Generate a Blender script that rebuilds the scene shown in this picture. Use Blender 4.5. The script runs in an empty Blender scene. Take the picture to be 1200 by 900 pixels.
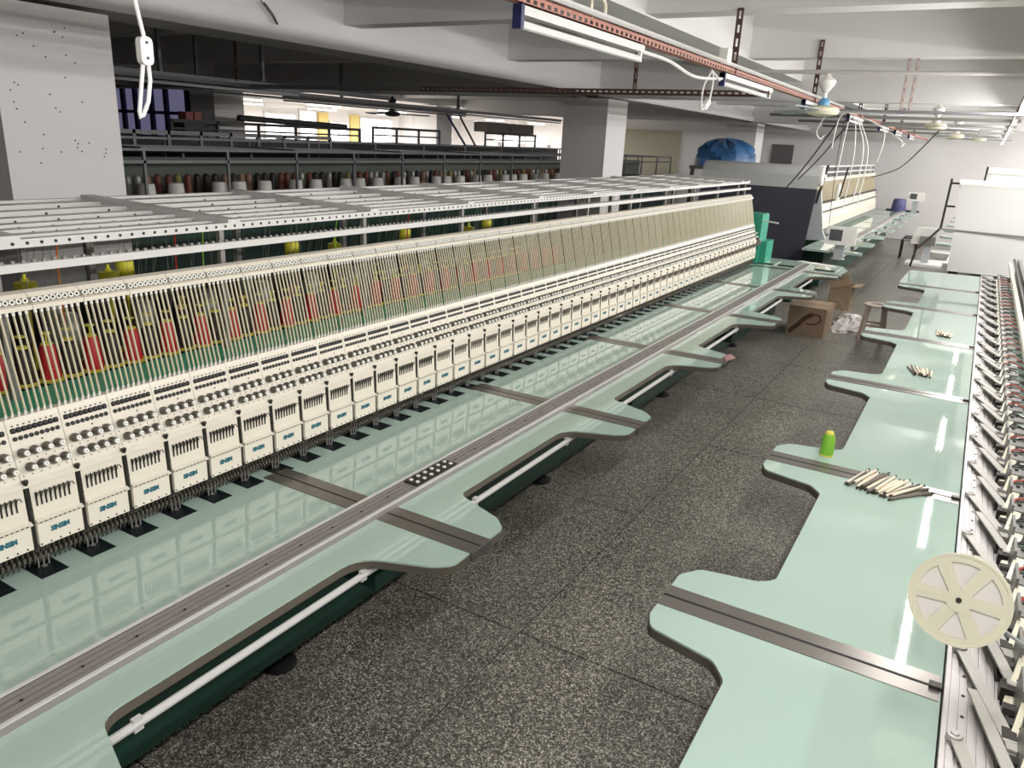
import bpy, math, random
from mathutils import Matrix, Vector
random.seed(7)
SC = bpy.context.scene
COL = SC.collection
PI = math.pi

# ------------------------------------------------------------------ camera
cd = bpy.data.cameras.new('camera')
cam = bpy.data.objects.new('camera', cd)
COL.objects.link(cam)
SC.camera = cam
YAW, PITCH, ROLL, FPX = -0.527148396, 0.310577892, 0.0499017362, 896.07
cy, sy, cp, sp = math.cos(YAW), math.sin(YAW), math.cos(PITCH), math.sin(PITCH)
fw = Vector((sy*cp, cy*cp, -sp)); rt = Vector((cy, -sy, 0)); up = rt.cross(fw)
cr, sr = math.cos(ROLL), math.sin(ROLL)
r2 = cr*rt + sr*up; u2 = -sr*rt + cr*up
mw = Matrix.Identity(4)
for i in range(3):
    mw[i][0], mw[i][1], mw[i][2] = r2[i], u2[i], -fw[i]
mw[0][3], mw[1][3], mw[2][3] = 0, 0, 2.16
cam.matrix_world = mw
cd.sensor_fit = 'HORIZONTAL'; cd.sensor_width = 36.0
cd.lens = FPX*36.0/1200.0
cd.clip_start = 0.02; cd.clip_end = 200

# ------------------------------------------------------------------ world, exposure
w = bpy.data.worlds.new('world'); SC.world = w; w.use_nodes = True
w.node_tree.nodes['Background'].inputs[0].default_value = (0.75, 0.8, 0.9, 1)
w.node_tree.nodes['Background'].inputs[1].default_value = 0.0   # closed hall: all light comes from its lamps
SC.view_settings.view_transform = 'Standard'
SC.view_settings.look = 'None'
SC.view_settings.gamma = 1.0
SC.view_settings.use_curve_mapping = False
SC.view_settings.exposure = 2.56
LAMP = 4.9             # watts of light from each side of a lit fluorescent tube
LAMP_BRIGHT = 34.0      # the same for the tubes of the lit room beyond the dark hall

# ------------------------------------------------------------------ helpers
def lin(c):
    c /= 255.0
    return c/12.92 if c <= 0.04045 else ((c+0.055)/1.055)**2.4
def rgb(r, g, b): return (lin(r), lin(g), lin(b), 1)

MATS = {}
def mat(name, col, rough=0.5, metal=0.0, var=0.0, scale=20.0, bump=0.0, emit=None, estr=0.0, alpha=1.0, spec=0.5, trans=0.0):
    m = bpy.data.materials.new(name); m.use_nodes = True
    nt = m.node_tree; b = nt.nodes['Principled BSDF']
    b.inputs['Base Color'].default_value = col
    b.inputs['Roughness'].default_value = rough
    b.inputs['Metallic'].default_value = metal
    b.inputs['Specular IOR Level'].default_value = spec
    b.inputs['Alpha'].default_value = alpha
    b.inputs['Transmission Weight'].default_value = trans
    if emit:
        b.inputs['Emission Color'].default_value = emit
        b.inputs['Emission Strength'].default_value = estr
    if var > 0 or bump > 0:
        g = nt.nodes.new('ShaderNodeNewGeometry')
        n = nt.nodes.new('ShaderNodeTexNoise'); n.inputs['Scale'].default_value = scale
        n.inputs['Detail'].default_value = 5
        nt.links.new(g.outputs['Position'], n.inputs['Vector'])
        if var > 0:
            mx = nt.nodes.new('ShaderNodeMix'); mx.data_type = 'RGBA'
            mx.inputs[6].default_value = tuple(c*(1-var) for c in col[:3])+(1,)
            mx.inputs[7].default_value = tuple(min(1, c*(1+var)) for c in col[:3])+(1,)
            nt.links.new(n.outputs['Fac'], mx.inputs[0])
            nt.links.new(mx.outputs[2], b.inputs['Base Color'])
        if bump > 0:
            bp = nt.nodes.new('ShaderNodeBump'); bp.inputs['Strength'].default_value = bump
            bp.inputs['Distance'].default_value = 0.01
            nt.links.new(n.outputs['Fac'], bp.inputs['Height'])
            nt.links.new(bp.outputs['Normal'], b.inputs['Normal'])
    MATS[name] = m
    return m

def terrazzo():
    m = mat('terrazzo', rgb(95, 92, 86), 0.3)
    nt = m.node_tree; b = nt.nodes['Principled BSDF']
    g = nt.nodes.new('ShaderNodeNewGeometry')
    v = nt.nodes.new('ShaderNodeTexVoronoi'); v.inputs['Scale'].default_value = 190
    v2 = nt.nodes.new('ShaderNodeTexVoronoi'); v2.inputs['Scale'].default_value = 75
    n = nt.nodes.new('ShaderNodeTexNoise'); n.inputs['Scale'].default_value = 1.3; n.inputs['Detail'].default_value = 6
    for q in (v, v2, n): nt.links.new(g.outputs['Position'], q.inputs['Vector'])
    s = nt.nodes.new('ShaderNodeSeparateColor'); nt.links.new(v.outputs['Color'], s.inputs[0])
    r = nt.nodes.new('ShaderNodeValToRGB'); nt.links.new(s.outputs[0], r.inputs[0])
    e = r.color_ramp.elements
    e[0].position = 0.0; e[0].color = rgb(58, 57, 54)
    e[1].position = 1.0; e[1].color = rgb(226, 222, 210)
    k = e.new(0.45); k.color = rgb(100, 98, 92)
    k = e.new(0.72); k.color = rgb(144, 141, 132)
    s2 = nt.nodes.new('ShaderNodeSeparateColor'); nt.links.new(v2.outputs['Color'], s2.inputs[0])
    r3 = nt.nodes.new('ShaderNodeValToRGB'); nt.links.new(s2.outputs[1], r3.inputs[0])
    r3.color_ramp.elements[0].color = (0.86, 0.86, 0.85, 1); r3.color_ramp.elements[1].color = (1.2, 1.19, 1.16, 1)
    mx = nt.nodes.new('ShaderNodeMix'); mx.data_type = 'RGBA'; mx.blend_type = 'MULTIPLY'; mx.inputs[0].default_value = 1
    nt.links.new(r.outputs[0], mx.inputs[6]); nt.links.new(r3.outputs[0], mx.inputs[7])
    r2_ = nt.nodes.new('ShaderNodeValToRGB'); nt.links.new(n.outputs['Fac'], r2_.inputs[0])
    r2_.color_ramp.elements[0].position = 0.3; r2_.color_ramp.elements[0].color = (0.8, 0.79, 0.78, 1)
    r2_.color_ramp.elements[1].position = 0.7; r2_.color_ramp.elements[1].color = (1.1, 1.08, 1.06, 1)
    mx2 = nt.nodes.new('ShaderNodeMix'); mx2.data_type = 'RGBA'; mx2.blend_type = 'MULTIPLY'; mx2.inputs[0].default_value = 1
    nt.links.new(mx.outputs[2], mx2.inputs[6]); nt.links.new(r2_.outputs[0], mx2.inputs[7])
    nt.links.new(mx2.outputs[2], b.inputs['Base Color'])
    rr = nt.nodes.new('ShaderNodeMapRange'); rr.inputs[3].default_value = 0.24; rr.inputs[4].default_value = 0.42
    nt.links.new(n.outputs['Fac'], rr.inputs[0]); nt.links.new(rr.outputs[0], b.inputs['Roughness'])
    return m

terrazzo()
mat('paint', rgb(222, 219, 218), 0.75, var=0.03, scale=1.5)
mat('wall_paint', rgb(228, 224, 223), 0.7, var=0.04, scale=0.8)
mat('beige_wall', rgb(178, 172, 152), 0.8, var=0.04, scale=1.0)
mat('grout', rgb(46, 45, 42), 0.8)
mat('laminate', rgb(173, 195, 183), 0.025, var=0.025, scale=3.0)
b_ = MATS['laminate'].node_tree.nodes['Principled BSDF']
b_.inputs['IOR'].default_value = 1.75
mat('edge_band', rgb(92, 86, 76), 0.45)
mat('seam_metal', rgb(136, 130, 124), 0.28, 0.7, var=0.08, scale=9)
mat('slit', rgb(18, 18, 18), 0.7)
mat('alu', rgb(190, 184, 182), 0.42, 0.4, var=0.05, scale=30)
mat('alu_mid', rgb(158, 152, 148), 0.42, 0.45, var=0.05, scale=30)
mat('alu_dark', rgb(120, 116, 114), 0.4, 0.6)
mat('chan', rgb(120, 112, 98), 0.5)
mat('cream', rgb(223, 215, 200), 0.38, var=0.03, scale=8)
mat('white_metal', rgb(208, 206, 203), 0.4, var=0.02)
mat('white_plastic', rgb(236, 234, 228), 0.4)
mat('ivory', rgb(228, 222, 198), 0.4, var=0.02)
mat('paper', rgb(234, 226, 222), 0.6)
mat('black', rgb(22, 21, 21), 0.5)
mat('dark_metal', rgb(52, 48, 44), 0.4, 0.5)
mat('lever_far', rgb(120, 112, 102), 0.45, 0.3)
mat('needle_grey', rgb(98, 92, 84), 0.35, 0.6)
mat('dark_plate', rgb(30, 40, 42), 0.35, 0.4)
mat('knob', rgb(112, 107, 99), 0.35, 0.4)
mat('chrome', rgb(190, 188, 185), 0.2, 0.9)
mat('grey_metal', rgb(140, 138, 134), 0.4, 0.5)
mat('teal', rgb(20, 96, 112), 0.5)
mat('green', rgb(66, 172, 136), 0.4)
mat('green_dark', rgb(20, 62, 50), 0.5)
mat('green_box', rgb(48, 150, 124), 0.4)
mat('tube', rgb(190, 180, 152), 0.35, spec=0.5)
mat('red_thread', rgb(190, 40, 44), 0.5, var=0.12, scale=60)
mat('dark_thread', rgb(46, 34, 32), 0.6, var=0.2, scale=60)
mat('yellow', rgb(214, 204, 74), 0.4)
mat('yellow_thread', rgb(206, 198, 40), 0.5, var=0.1, scale=60)
mat('lime', rgb(134, 194, 62), 0.4, var=0.15, scale=120)
mat('orange', rgb(214, 120, 50), 0.5)
mat('navy_thread', rgb(40, 66, 160), 0.5)
mat('film', rgb(150, 150, 140), 0.25)
mat('brown_thread', rgb(116, 66, 52), 0.6, var=0.15, scale=60)
mat('rust', rgb(172, 122, 108), 0.6, 0.2, var=0.12, scale=15)
mat('rust_dark', rgb(92, 66, 58), 0.6, 0.2, var=0.12, scale=15)
mat('rust_pale', rgb(176, 150, 144), 0.6)
mat('tube_off', rgb(214, 214, 212), 0.3)
mat('tube_on', rgb(255, 255, 255), 0.3, emit=(1, 0.985, 0.97, 1), estr=1.5)
mat('tube_bright', rgb(255, 255, 255), 0.3, emit=(1, 1, 1, 1), estr=1.5)
mat('navy', rgb(30, 36, 84), 0.5)
mat('sky_blue', rgb(90, 150, 190), 0.4)
mat('card', rgb(158, 136, 112), 0.75, var=0.06, scale=6)
mat('card_in', rgb(128, 106, 86), 0.8, var=0.06, scale=6)
mat('print_brown', rgb(92, 62, 50), 0.7)
mat('bag', rgb(206, 198, 196), 0.6, var=0.05, scale=12)
mat('stool_plastic', rgb(212, 196, 184), 0.45, var=0.05)
mat('stick', rgb(240, 226, 206), 0.55, var=0.08, scale=40)
mat('stick_grey', rgb(120, 112, 104), 0.5, var=0.1, scale=40)
mat('stick_tip', rgb(58, 52, 46), 0.5)
mat('wire_red', rgb(190, 86, 70), 0.45)
mat('cable_black', rgb(50, 48, 50), 0.5)
mat('cord_white', rgb(228, 226, 222), 0.45)
mat('dark_cloth', rgb(62, 62, 72), 0.9, var=0.05, scale=5)
mat('roll_cloth', rgb(190, 190, 188), 0.7, var=0.03, scale=5)
mat('sheet', rgb(214, 212, 210), 0.6, var=0.02, scale=2, bump=0.15)
mat('tarp', rgb(52, 96, 142), 0.45, var=0.2, scale=6)
mat('arm_grey', rgb(178, 174, 166), 0.4, 0.15)
mat('frame_grey', rgb(176, 180, 182), 0.45)
mat('screen', rgb(84, 84, 90), 0.25)
mat('purple', rgb(88, 86, 130), 0.6)
mat('rag_pink', rgb(168, 128, 126), 0.9, var=.1, scale=60)
mat('red_box', rgb(206, 120, 116), 0.6)
mat('glass_dim', rgb(70, 70, 100), 0.3, emit=(0.5, 0.48, 0.8, 1), estr=0.035)
mat('glass_bright', rgb(250, 246, 255), 0.3, emit=(1, 0.97, 1, 1), estr=.45)
mat('glass_yellow', rgb(220, 196, 120), 0.4, var=0.05)
mat('rack_dark', rgb(120, 120, 122), 0.5, 0.3)
mat('rack_black', rgb(44, 44, 46), 0.5)
mat('dim_green', rgb(104, 110, 102), 0.8, var=.2, scale=40)
mat('dull_red', rgb(150, 84, 80), 0.6)
mat('dull_tan', rgb(150, 118, 96), 0.7)
mat('dull_olive', rgb(140, 134, 84), 0.7)
mat('crate', rgb(96, 88, 80), 0.7)
mat('pipe', rgb(188, 182, 180), 0.5)
mat('door_dark', rgb(104, 100, 102), 0.6)

for q_ in ('tube_on','tube_bright','glass_bright','glass_dim'): MATS[q_].cycles.emission_sampling = 'NONE'

class MB:
    def __init__(s): s.v = []; s.f = []; s.m = []; s.mi = 0
    def add(s, vs, fs):
        o = len(s.v); s.v += [tuple(v) for v in vs]
        for f in fs: s.f.append([i+o for i in f]); s.m.append(s.mi)
        return s
    def box(s, x0, x1, y0, y1, z0, z1):
        return s.add([(x0,y0,z0),(x1,y0,z0),(x1,y1,z0),(x0,y1,z0),(x0,y0,z1),(x1,y0,z1),(x1,y1,z1),(x0,y1,z1)],
                     [(0,3,2,1),(4,5,6,7),(0,1,5,4),(1,2,6,5),(2,3,7,6),(3,0,4,7)])
    def prism_y(s, prof, y0, y1):         # prof: (x, z) anticlockwise seen from -y
        n = len(prof)
        vs = [(x,y0,z) for x,z in prof]+[(x,y1,z) for x,z in prof]
        fs = [tuple(range(n)), tuple(range(2*n-1,n-1,-1))]+[(i, i+n, (i+1)%n+n, (i+1)%n) for i in range(n)]
        return s.add(vs, fs)
    def prism_x(s, prof, x0, x1):         # prof: (y, z)
        n = len(prof)
        vs = [(x0,y,z) for y,z in prof]+[(x1,y,z) for y,z in prof]
        fs = [tuple(range(n)), tuple(range(2*n-1,n-1,-1))]+[(i, i+n, (i+1)%n+n, (i+1)%n) for i in range(n)]
        return s.add(vs, fs)
    def prism_z(s, out, z0, z1):          # out: (x, y) anticlockwise from above
        n = len(out)
        vs = [(x,y,z0) for x,y in out]+[(x,y,z1) for x,y in out]
        fs = [tuple(range(n-1,-1,-1)), tuple(range(n,2*n))]+[(i, (i+1)%n, (i+1)%n+n, i+n) for i in range(n)]
        return s.add(vs, fs)
    def cyl(s, a, b, r0, r1=None, n=8, caps=True):
        r1 = r0 if r1 is None else r1
        a = Vector(a); b = Vector(b); d = (b-a).normalized()
        q = d.orthogonal().normalized(); p = d.cross(q)
        vs = []
        for c, r in ((a, r0), (b, r1)):
            for i in range(n):
                t = 2*PI*i/n; vs.append(c+r*(math.cos(t)*q+math.sin(t)*p))
        fs = [(i, (i+1)%n, (i+1)%n+n, i+n) for i in range(n)]
        if caps: fs += [tuple(range(n-1,-1,-1)), tuple(range(n,2*n))]
        return s.add(vs, fs)
    def lathe(s, a, d, prof, n=12):       # prof: (radius, distance along d)
        a = Vector(a); d = Vector(d).normalized(); q = d.orthogonal().normalized(); p = d.cross(q)
        vs = []
        for r, t in prof:
            for i in range(n):
                th = 2*PI*i/n; vs.append(a+t*d+r*(math.cos(th)*q+math.sin(th)*p))
        fs = []
        for k in range(len(prof)-1):
            for i in range(n): fs.append((k*n+i, k*n+(i+1)%n, (k+1)*n+(i+1)%n, (k+1)*n+i))
        if prof[0][0] > 1e-4: fs.append(tuple(range(n-1,-1,-1)))
        if prof[-1][0] > 1e-4: k = (len(prof)-1)*n; fs.append(tuple(range(k, k+n)))
        return s.add(vs, fs)
    def tube(s, pts, r, n=6):
        pts = [Vector(p) for p in pts]; vs = []; fs = []
        q = None
        for i, p in enumerate(pts):
            t = (pts[min(i+1,len(pts)-1)]-pts[max(i-1,0)]).normalized()
            q = t.orthogonal().normalized() if q is None else (q-t*q.dot(t)).normalized()
            b = t.cross(q)
            for k in range(n):
                a = 2*PI*k/n; vs.append(p+r*(math.cos(a)*q+math.sin(a)*b))
        for i in range(len(pts)-1):
            for k in range(n): fs.append((i*n+k, i*n+(k+1)%n, (i+1)*n+(k+1)%n, (i+1)*n+k))
        fs += [tuple(range(n-1,-1,-1)), tuple(range(len(pts)*n-n, len(pts)*n))]
        return s.add(vs, fs)
    def bar(s, a, b, wd, th, upv=(0,0,1)): # flat bar from a to b
        a = Vector(a); b = Vector(b); d = (b-a).normalized(); u = Vector(upv)
        sd = d.cross(u).normalized(); u = sd.cross(d)
        vs = []
        for c in (a, b):
            for i, j in ((-1,-1),(1,-1),(1,1),(-1,1)): vs.append(c+sd*(i*wd/2)+u*(j*th/2))
        return s.add(vs, [(0,1,2,3),(7,6,5,4),(0,4,5,1),(1,5,6,2),(2,6,7,3),(3,7,4,0)])
    def mesh(s, mats, smooth=False, name='mesh'):
        me = bpy.data.meshes.new(name); me.from_pydata(s.v, [], s.f); 
        for m in ([mats] if isinstance(mats, str) else mats): me.materials.append(MATS[m])
        if any(s.m): me.polygons.foreach_set('material_index', s.m)
        if smooth:
            me.polygons.foreach_set('use_smooth', [True]*len(me.polygons))
            me.set_sharp_from_angle(angle=math.radians(35))
        me.update()
        return me

POS = {}     # world position of every object (no rotations on parents)
def link(name, me, parent=None, loc=(0,0,0), rot=None):
    """mesh object whose origin stands at world point loc"""
    o = bpy.data.objects.new(name, me); COL.objects.link(o)
    L = Vector(loc); POS[o] = L
    if parent is not None:
        o.parent = parent; o.location = L-POS[parent]
    else: o.location = L
    if rot is not None: o.rotation_euler = rot
    return o
def at(mb, name, mats, parent=None, smooth=False, stuff=False):
    """builds mb, given in world coordinates, as an object standing at the middle of its own base"""
    xs = [v[0] for v in mb.v]; ys = [v[1] for v in mb.v]; zs = [v[2] for v in mb.v]
    c = ((min(xs)+max(xs))/2, (min(ys)+max(ys))/2, min(zs))
    mb.v = [(x-c[0], y-c[1], z-c[2]) for x, y, z in mb.v]
    o = link(name, mb.mesh(mats, smooth, name), parent, c)
    if stuff: o['kind'] = 'stuff'
    return o
def empty(name, loc, label, cat, group=None):
    o = bpy.data.objects.new(name, None); COL.objects.link(o); o.location = loc; POS[o] = Vector(loc)
    o.empty_display_size = 0.1
    return tag(o, label, cat, group)
def tag(o, label, cat, group=None, kind=None):
    o['label'] = label; o['category'] = cat
    if group: o['group'] = group
    if kind: o['kind'] = kind
    return o
def structure(o, label=None):
    o['kind'] = 'structure'
    if label: o['label'] = label
    return o
def round_poly(pts, rads, n=5):
    """rounded corners for an anticlockwise polygon"""
    out = []; N = len(pts)
    for i in range(N):
        p = Vector(pts[i]); r = rads[i] if not isinstance(rads, (int, float)) else rads
        if r <= 0: out.append(tuple(p)); continue
        a = Vector(pts[i-1]); b = Vector(pts[(i+1)%N])
        u = (a-p).normalized(); v = (b-p).normalized()
        ang = u.angle(v); t = min(r/math.tan(ang/2), (a-p).length*0.48, (b-p).length*0.48)
        for k in range(n+1):
            s = k/n
            q = (p+u*t)*(1-s)**2+p*2*s*(1-s)+(p+v*t)*s*s
            out.append(tuple(q))
    return out

# ================================================================== THE SETTING
YB = 24.0        # end wall
XC = -4.5        # +X face of the first column row
BAY = 7.65
def bx(name, x0, x1, y0, y1, z0, z1, m, parent=None): return at(MB().box(x0,x1,y0,y1,z0,z1), name, m, parent)

floor = structure(bx('floor', -22, 8.3, -6.2, 31, -0.2, -0.006, 'grout'), 'speckled grey terrazzo floor of large slabs with dark joints')
TX, TY = 1.415, 1.415
tile = MB().box(-TX/2+.0035, TX/2-.0035, -TY/2+.0035, TY/2-.0035, -0.006, 0).mesh('terrazzo', name='tile')
for i in range(-2, 2):
    for j in range(-3, 15):
        link('floor_tile', tile, floor, (-1.43+TX*(i+.5), 2.64+TY*(j+.5)+(0.0), 0))
o = MB().box(-22, -4.262, -6.2, 31, -0.006, 0).box(1.398, 8.3, -6.2, 31, -0.006, 0)
at(o, 'outer_floor', 'terrazzo', floor)
structure(bx('ceiling', -22, 8.3, -6.2, 31, 3.36, 3.5, 'paint'), 'white painted concrete ceiling slab between the beams')
wb = structure(bx('wall_back', -12.4, 8.3, YB, YB+.2, 0, 3.36, 'wall_paint'), 'white end wall of the hall behind the far machines')
bx('beige_panel', -10.6, -8.35, YB-.04, YB, 0, 2.62, 'beige_wall', wb)
bx('pilaster', -10.75, -10.6, YB-.1, YB, 0, 3.0, 'paint', wb)
structure(bx('wall_right', 8.1, 8.3, -6.2, YB, 0, 3.36, 'wall_paint'), 'white side wall on the right out of the picture')
structure(bx('wall_front', -12.2, 8.3, -6.2, -6, 0, 3.36, 'wall_paint'), 'white wall behind the camera')
structure(bx('wall_partition', -20.2, -12.7, 10.05, 10.2, 0, 3.36, 'wall_paint'), 'partition wall between dark hall and lit room')
structure(bx('wall_end', -20.4, -12.4, 29, 29.2, 0, 3.36, 'wall_paint'), 'white end wall of the lit room')
structure(bx('wall_inner', -12.4, -12.2, YB, 29.2, 0, 3.36, 'wall_paint'), 'short wall joining the end wall to the lit room')
structure(bx('wall_left', -20.4, -20.2, -6.2, 29.2, 0, 3.36, 'wall_paint'), 'far left wall with windows')
dr = structure(bx('door_1', -5.55, -4.95, YB-.05, YB, 0, 2.36, 'door_dark'), 'dark door in the end wall beside the last column')
# columns
for cx, tagx in ((XC, 'first'), (XC-BAY, 'second')):
    for k, cyy in enumerate((2.26, 9.9, 17.75) if cx == XC else (2.26, 9.75, 16.45)):
        c = at(MB().box(cx-.66, cx, cyy, cyy+.66, 0, 2.72 if cx == XC else 2.86), 'column', 'paint')
        structure(c, 'white painted square concrete column of the %s row' % tagx)
nh = MB(); rn = random.Random(9)
for k_ in range(34): nh.lathe((XC-.001, 2.32+rn.random()*.55, 1.9+rn.random()*.75), (1,0,0), [(.0045,0),(.0045,.003)], 6)
at(nh, 'nail_holes', 'dark_metal', [o_ for o_ in COL.objects if o_.name == 'column'][0], stuff=True)
# main beams on the column lines (with the narrow ledge along their foot) and cross beams
for cx in (XC-.17, XC-BAY-.17, XC+BAY-.17):
    dz = .12 if cx < -10 else 0
    b = MB().box(cx-.33, cx, -6, YB if cx > -10 else 29, 2.86+dz, 3.36).box(cx-.39, cx+.06, -6, YB if cx > -10 else 29, 2.76+dz, 2.86+dz)
    structure(at(b, 'ceiling_beam', 'paint'), 'deep painted concrete beam running along a row of columns')
for yb in (-5.3, 2.3, 9.95, 17.8):
    b = MB()
    for xa, xb in ((-20.2, XC-BAY-.5), (XC-BAY-.17, XC-.5), (XC-.17, XC+BAY-.5)): b.box(xa, xb, yb, yb+.3, 2.74, 3.36)
    if yb == 2.3: b = MB().box(XC-BAY-.17, XC-.5, yb, yb+.3, 2.74, 3.36).box(-20.2, XC-BAY-.5, yb, yb+.3, 2.74, 3.36).box(XC-.17, XC+BAY-.5, yb, yb+.2, 2.97, 3.36)
    structure(at(b, 'ceiling_beam', 'paint'), 'deep painted concrete beam crossing the hall between columns')
for yb in (-2.7, -.2, 5.05, 7.58, 12.7, 15.2, 20.4):
    b = MB().box(XC-.17, XC+BAY-.5, yb, yb+.2, 2.96, 3.36).box(XC-BAY-.17, XC-.5, yb, yb+.2, 2.96, 3.36)
    structure(at(b, 'ceiling_beam', 'paint'), 'shallow painted secondary beam crossing the ceiling')
for xb in (-2.3, 0.28):
    structure(at(MB().box(xb, xb+.22, -6, YB, 2.95, 3.36), 'ceiling_beam', 'paint'), 'shallow painted secondary beam running the length of the hall')

# ------------------------------------------------------------------ windows of the far left wall
def window(n, y0, y1, z0, z1, cols, rows, glass, fm, lab):
    x = -20.19
    f = MB(); t = .05
    f.box(x, x+.06, y0, y1, z0-t, z0).box(x, x+.06, y0, y1, z1, z1+t).box(x, x+.06, y0-t, y0, z0-t, z1+t).box(x, x+.06, y1, y1+t, z0-t, z1+t)
    o = structure(at(f, 'window_%d' % n, fm), lab)
    for i in range(1, cols): at(MB().box(x, x+.05, y0+(y1-y0)*i/cols-.02, y0+(y1-y0)*i/cols+.02, z0, z1), 'mullion', fm, o)
    for i in range(1, rows): at(MB().box(x, x+.055, y0, y1, z0+(z1-z0)*i/rows-.02, z0+(z1-z0)*i/rows+.02), 'glazing_bar', fm, o)
    for i in range(cols):
        for j in range(rows):
            at(MB().box(x+.01, x+.02, y0+(y1-y0)*i/cols+.02, y0+(y1-y0)*(i+1)/cols-.02, z0+(z1-z0)*j/rows+.02, z0+(z1-z0)*(j+1)/rows-.02), 'pane', glass, o)
window(1, 18.1, 19.35, 1.2, 2.55, 2, 2, 'glass_bright', 'white_metal', 'bright window of the lit room seen far left')
window(2, 19.6, 20.3, 1.2, 2.7, 1, 3, 'glass_bright', 'white_metal', 'narrow bright window of the lit room')
window(3, 21.0, 21.9, 1.2, 2.4, 2, 2, 'glass_bright', 'white_metal', 'bright window between the yellow panels')
window(4, 22.6, 24.4, 1.2, 2.6, 4, 2, 'glass_bright', 'white_metal', 'wide bright window near the corner of the lit room')
o5 = structure(at(MB().box(-15.7,-13.2,9.98,10.05,1.55,1.62).box(-15.7,-13.2,9.98,10.05,2.80,2.87).box(-15.7,-13.2,9.98,10.05,2.28,2.34).box(-15.7,-15.62,9.98,10.05,1.62,2.8).box(-13.28,-13.2,9.98,10.05,1.62,2.8), 'window_5', 'navy'), 'dim window with purple curtains in the partition of the dark hall')
for xx in (-15.2,-14.8,-14.3,-13.85): at(MB().box(xx-.05,xx+.05,9.97,10.05,1.62,2.8), 'mullion', 'navy', o5)
for i_ in range(5):
    for z0_, z1_ in ((1.62,2.28),(2.34,2.80)): at(MB().box(-15.62+.468*i_,-15.62+.468*(i_+1),10.03,10.04,z0_,z1_), 'pane', 'glass_dim', o5)
for y0 in (20.45, 22.05):
    structure(bx('trim_1' if y0 < 21 else 'trim_2', -20.19, -20.12, y0, y0+.45, 1.2, 2.7, 'glass_yellow'), 'yellow panel between the windows of the lit room')

# ================================================================== LEFT EMBROIDERY MACHINE
XF, P, Y0 = -2.20, 0.1527, 1.019
K0, K1 = -5, 55
T = 0.85
ML = empty('embroidery_machine', (-2.3, 4.7, 0), 'long cream multi-head embroidery machine with pale green table left of the aisle', 'embroidery machine')
YS, YE = Y0+K0*P, Y0+K1*P                 # head row
SEAM = [-0.95, 0.49, 1.93, 3.365, 4.81, 6.31, 7.86, 9.36]
YT0, YT1 = -1.0, 10.25

def seam_out(s, sgn):     # half outline of a tab beside seam s; sgn +1: far side of the seam
    return s

# inner table (between heads and rail) and outer tabs, one panel per bay
for i in range(len(SEAM)):
    a = SEAM[i]; b = SEAM[i+1] if i+1 < len(SEAM) else YT1
    top = MB(); top.box(-2.36, -1.715, a+.003, b-.003, T-.03, T)
    at(top, 'inner_table_panel', 'laminate', ML)
    tip, nt_ = -1.215, -1.50
    if i+1 < len(SEAM):
        pts = [(-1.63, a+.003), (tip-.005, a+.003), (tip-.005, a+.15), (tip-.06, a+.205), (nt_, a+.285), (nt_, b-.29), (tip-.055, b-.195), (tip-.005, b-.15), (tip-.005, b-.003), (-1.63, b-.003)]
        rr = [0, 0, .04, .05, .07, .12, .10, .06, 0, 0]
    else:
        pts = [(-1.63, a+.003), (tip-.005, a+.003), (tip+.01, a+.5), (tip-.08, b-.1), (tip-.18, b-.003), (-1.63, b-.003)]
        rr = [0, 0, .03, .06, .06, 0]
    poly = round_poly(pts, rr)
    p = MB(); p.prism_z(poly, T-.006, T)
    pan = at(p, 'table_panel', 'laminate', ML)
    big = round_poly([(x+(.004 if x > -1.6 else 0), y) for x, y in pts], rr)
    at(MB().prism_z(big, T-.032, T-.006), 'edge_band', 'edge_band', pan)
# metal strips both sides of every seam
for s in SEAM[1:]:
    for (xa, xb) in ((-2.19, -1.72), (-1.625, -1.213)):
        for sg in (-1, 1):
            y0, y1 = (s-.058, s-.004) if sg < 0 else (s+.004, s+.058)
            at(MB().box(xa, xb, y0, y1, T-.001, T+.0025), 'seam_strip', 'seam_metal', ML)
        at(MB().box(xa, xb, s-.004, s+.004, T-.02, T+.001), 'seam_slit', 'slit', ML)
    at(MB().box(-1.213, -1.206, s-.058, s+.058, T-.03, T+.003), 'seam_end_cap', 'chrome', ML)
# drive rail: grooved aluminium bar
def grooved(x0, x1, z0, z1, n, edge):
    p = [(x0, z0), (x1, z0), (x1, z1), (x1-edge, z1), (x1-edge, z1-.007)]
    w_ = (x1-x0-2*edge)/n
    for k in range(n):
        xx = x1-edge-w_*k
        p += [(xx-.0028, z1-.007), (xx-.0028, z1-.001), (xx-w_+.0028, z1-.001), (xx-w_+.0028, z1-.007)]
    p += [(x0+edge, z1-.007), (x0+edge, z1), (x0, z1)]
    return p
for xe in (-1.728, -1.630): at(MB().box(xe, xe+.012, YT0, YT1-.3, T+.020, T+.0245), 'rail_edge', 'white_metal', ML)
RL = at(MB().prism_y(grooved(-1.728, -1.618, T-.03, T+.022, 4, .012), YT0, YT1-.3), 'drive_rail', 'alu_mid', ML)
rs = MB()
y = YT0+.1
while y < 9.5: rs.cyl((-1.672, y, T+.02), (-1.672, y, T+.0225), .0045, n=6); y += .145
at(rs, 'rail_screws', 'black', RL, stuff=True)
es = MB()
y = YT0+.2
while y < 9.5: es.cyl((-1.626, y, T+.0215), (-1.626, y, T+.0235), .0035, n=6); y += .33
at(es, 'edge_screws', 'black', RL, stuff=True)
jp = at(MB().box(-1.705, -1.640, 2.135, 2.40, T+.021, T+.026), 'joint_plate', 'dark_metal', RL)
for k in range(6):
    for xx in (-1.69, -1.655): pass
js = MB()
for k in range(6):
    for xx in (-1.688, -1.657): js.cyl((xx, 2.158+k*.044, T+.025), (xx, 2.158+k*.044, T+.030), .008, n=8)
at(js, 'joint_screw_heads', 'white_plastic', RL, stuff=True)
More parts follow.
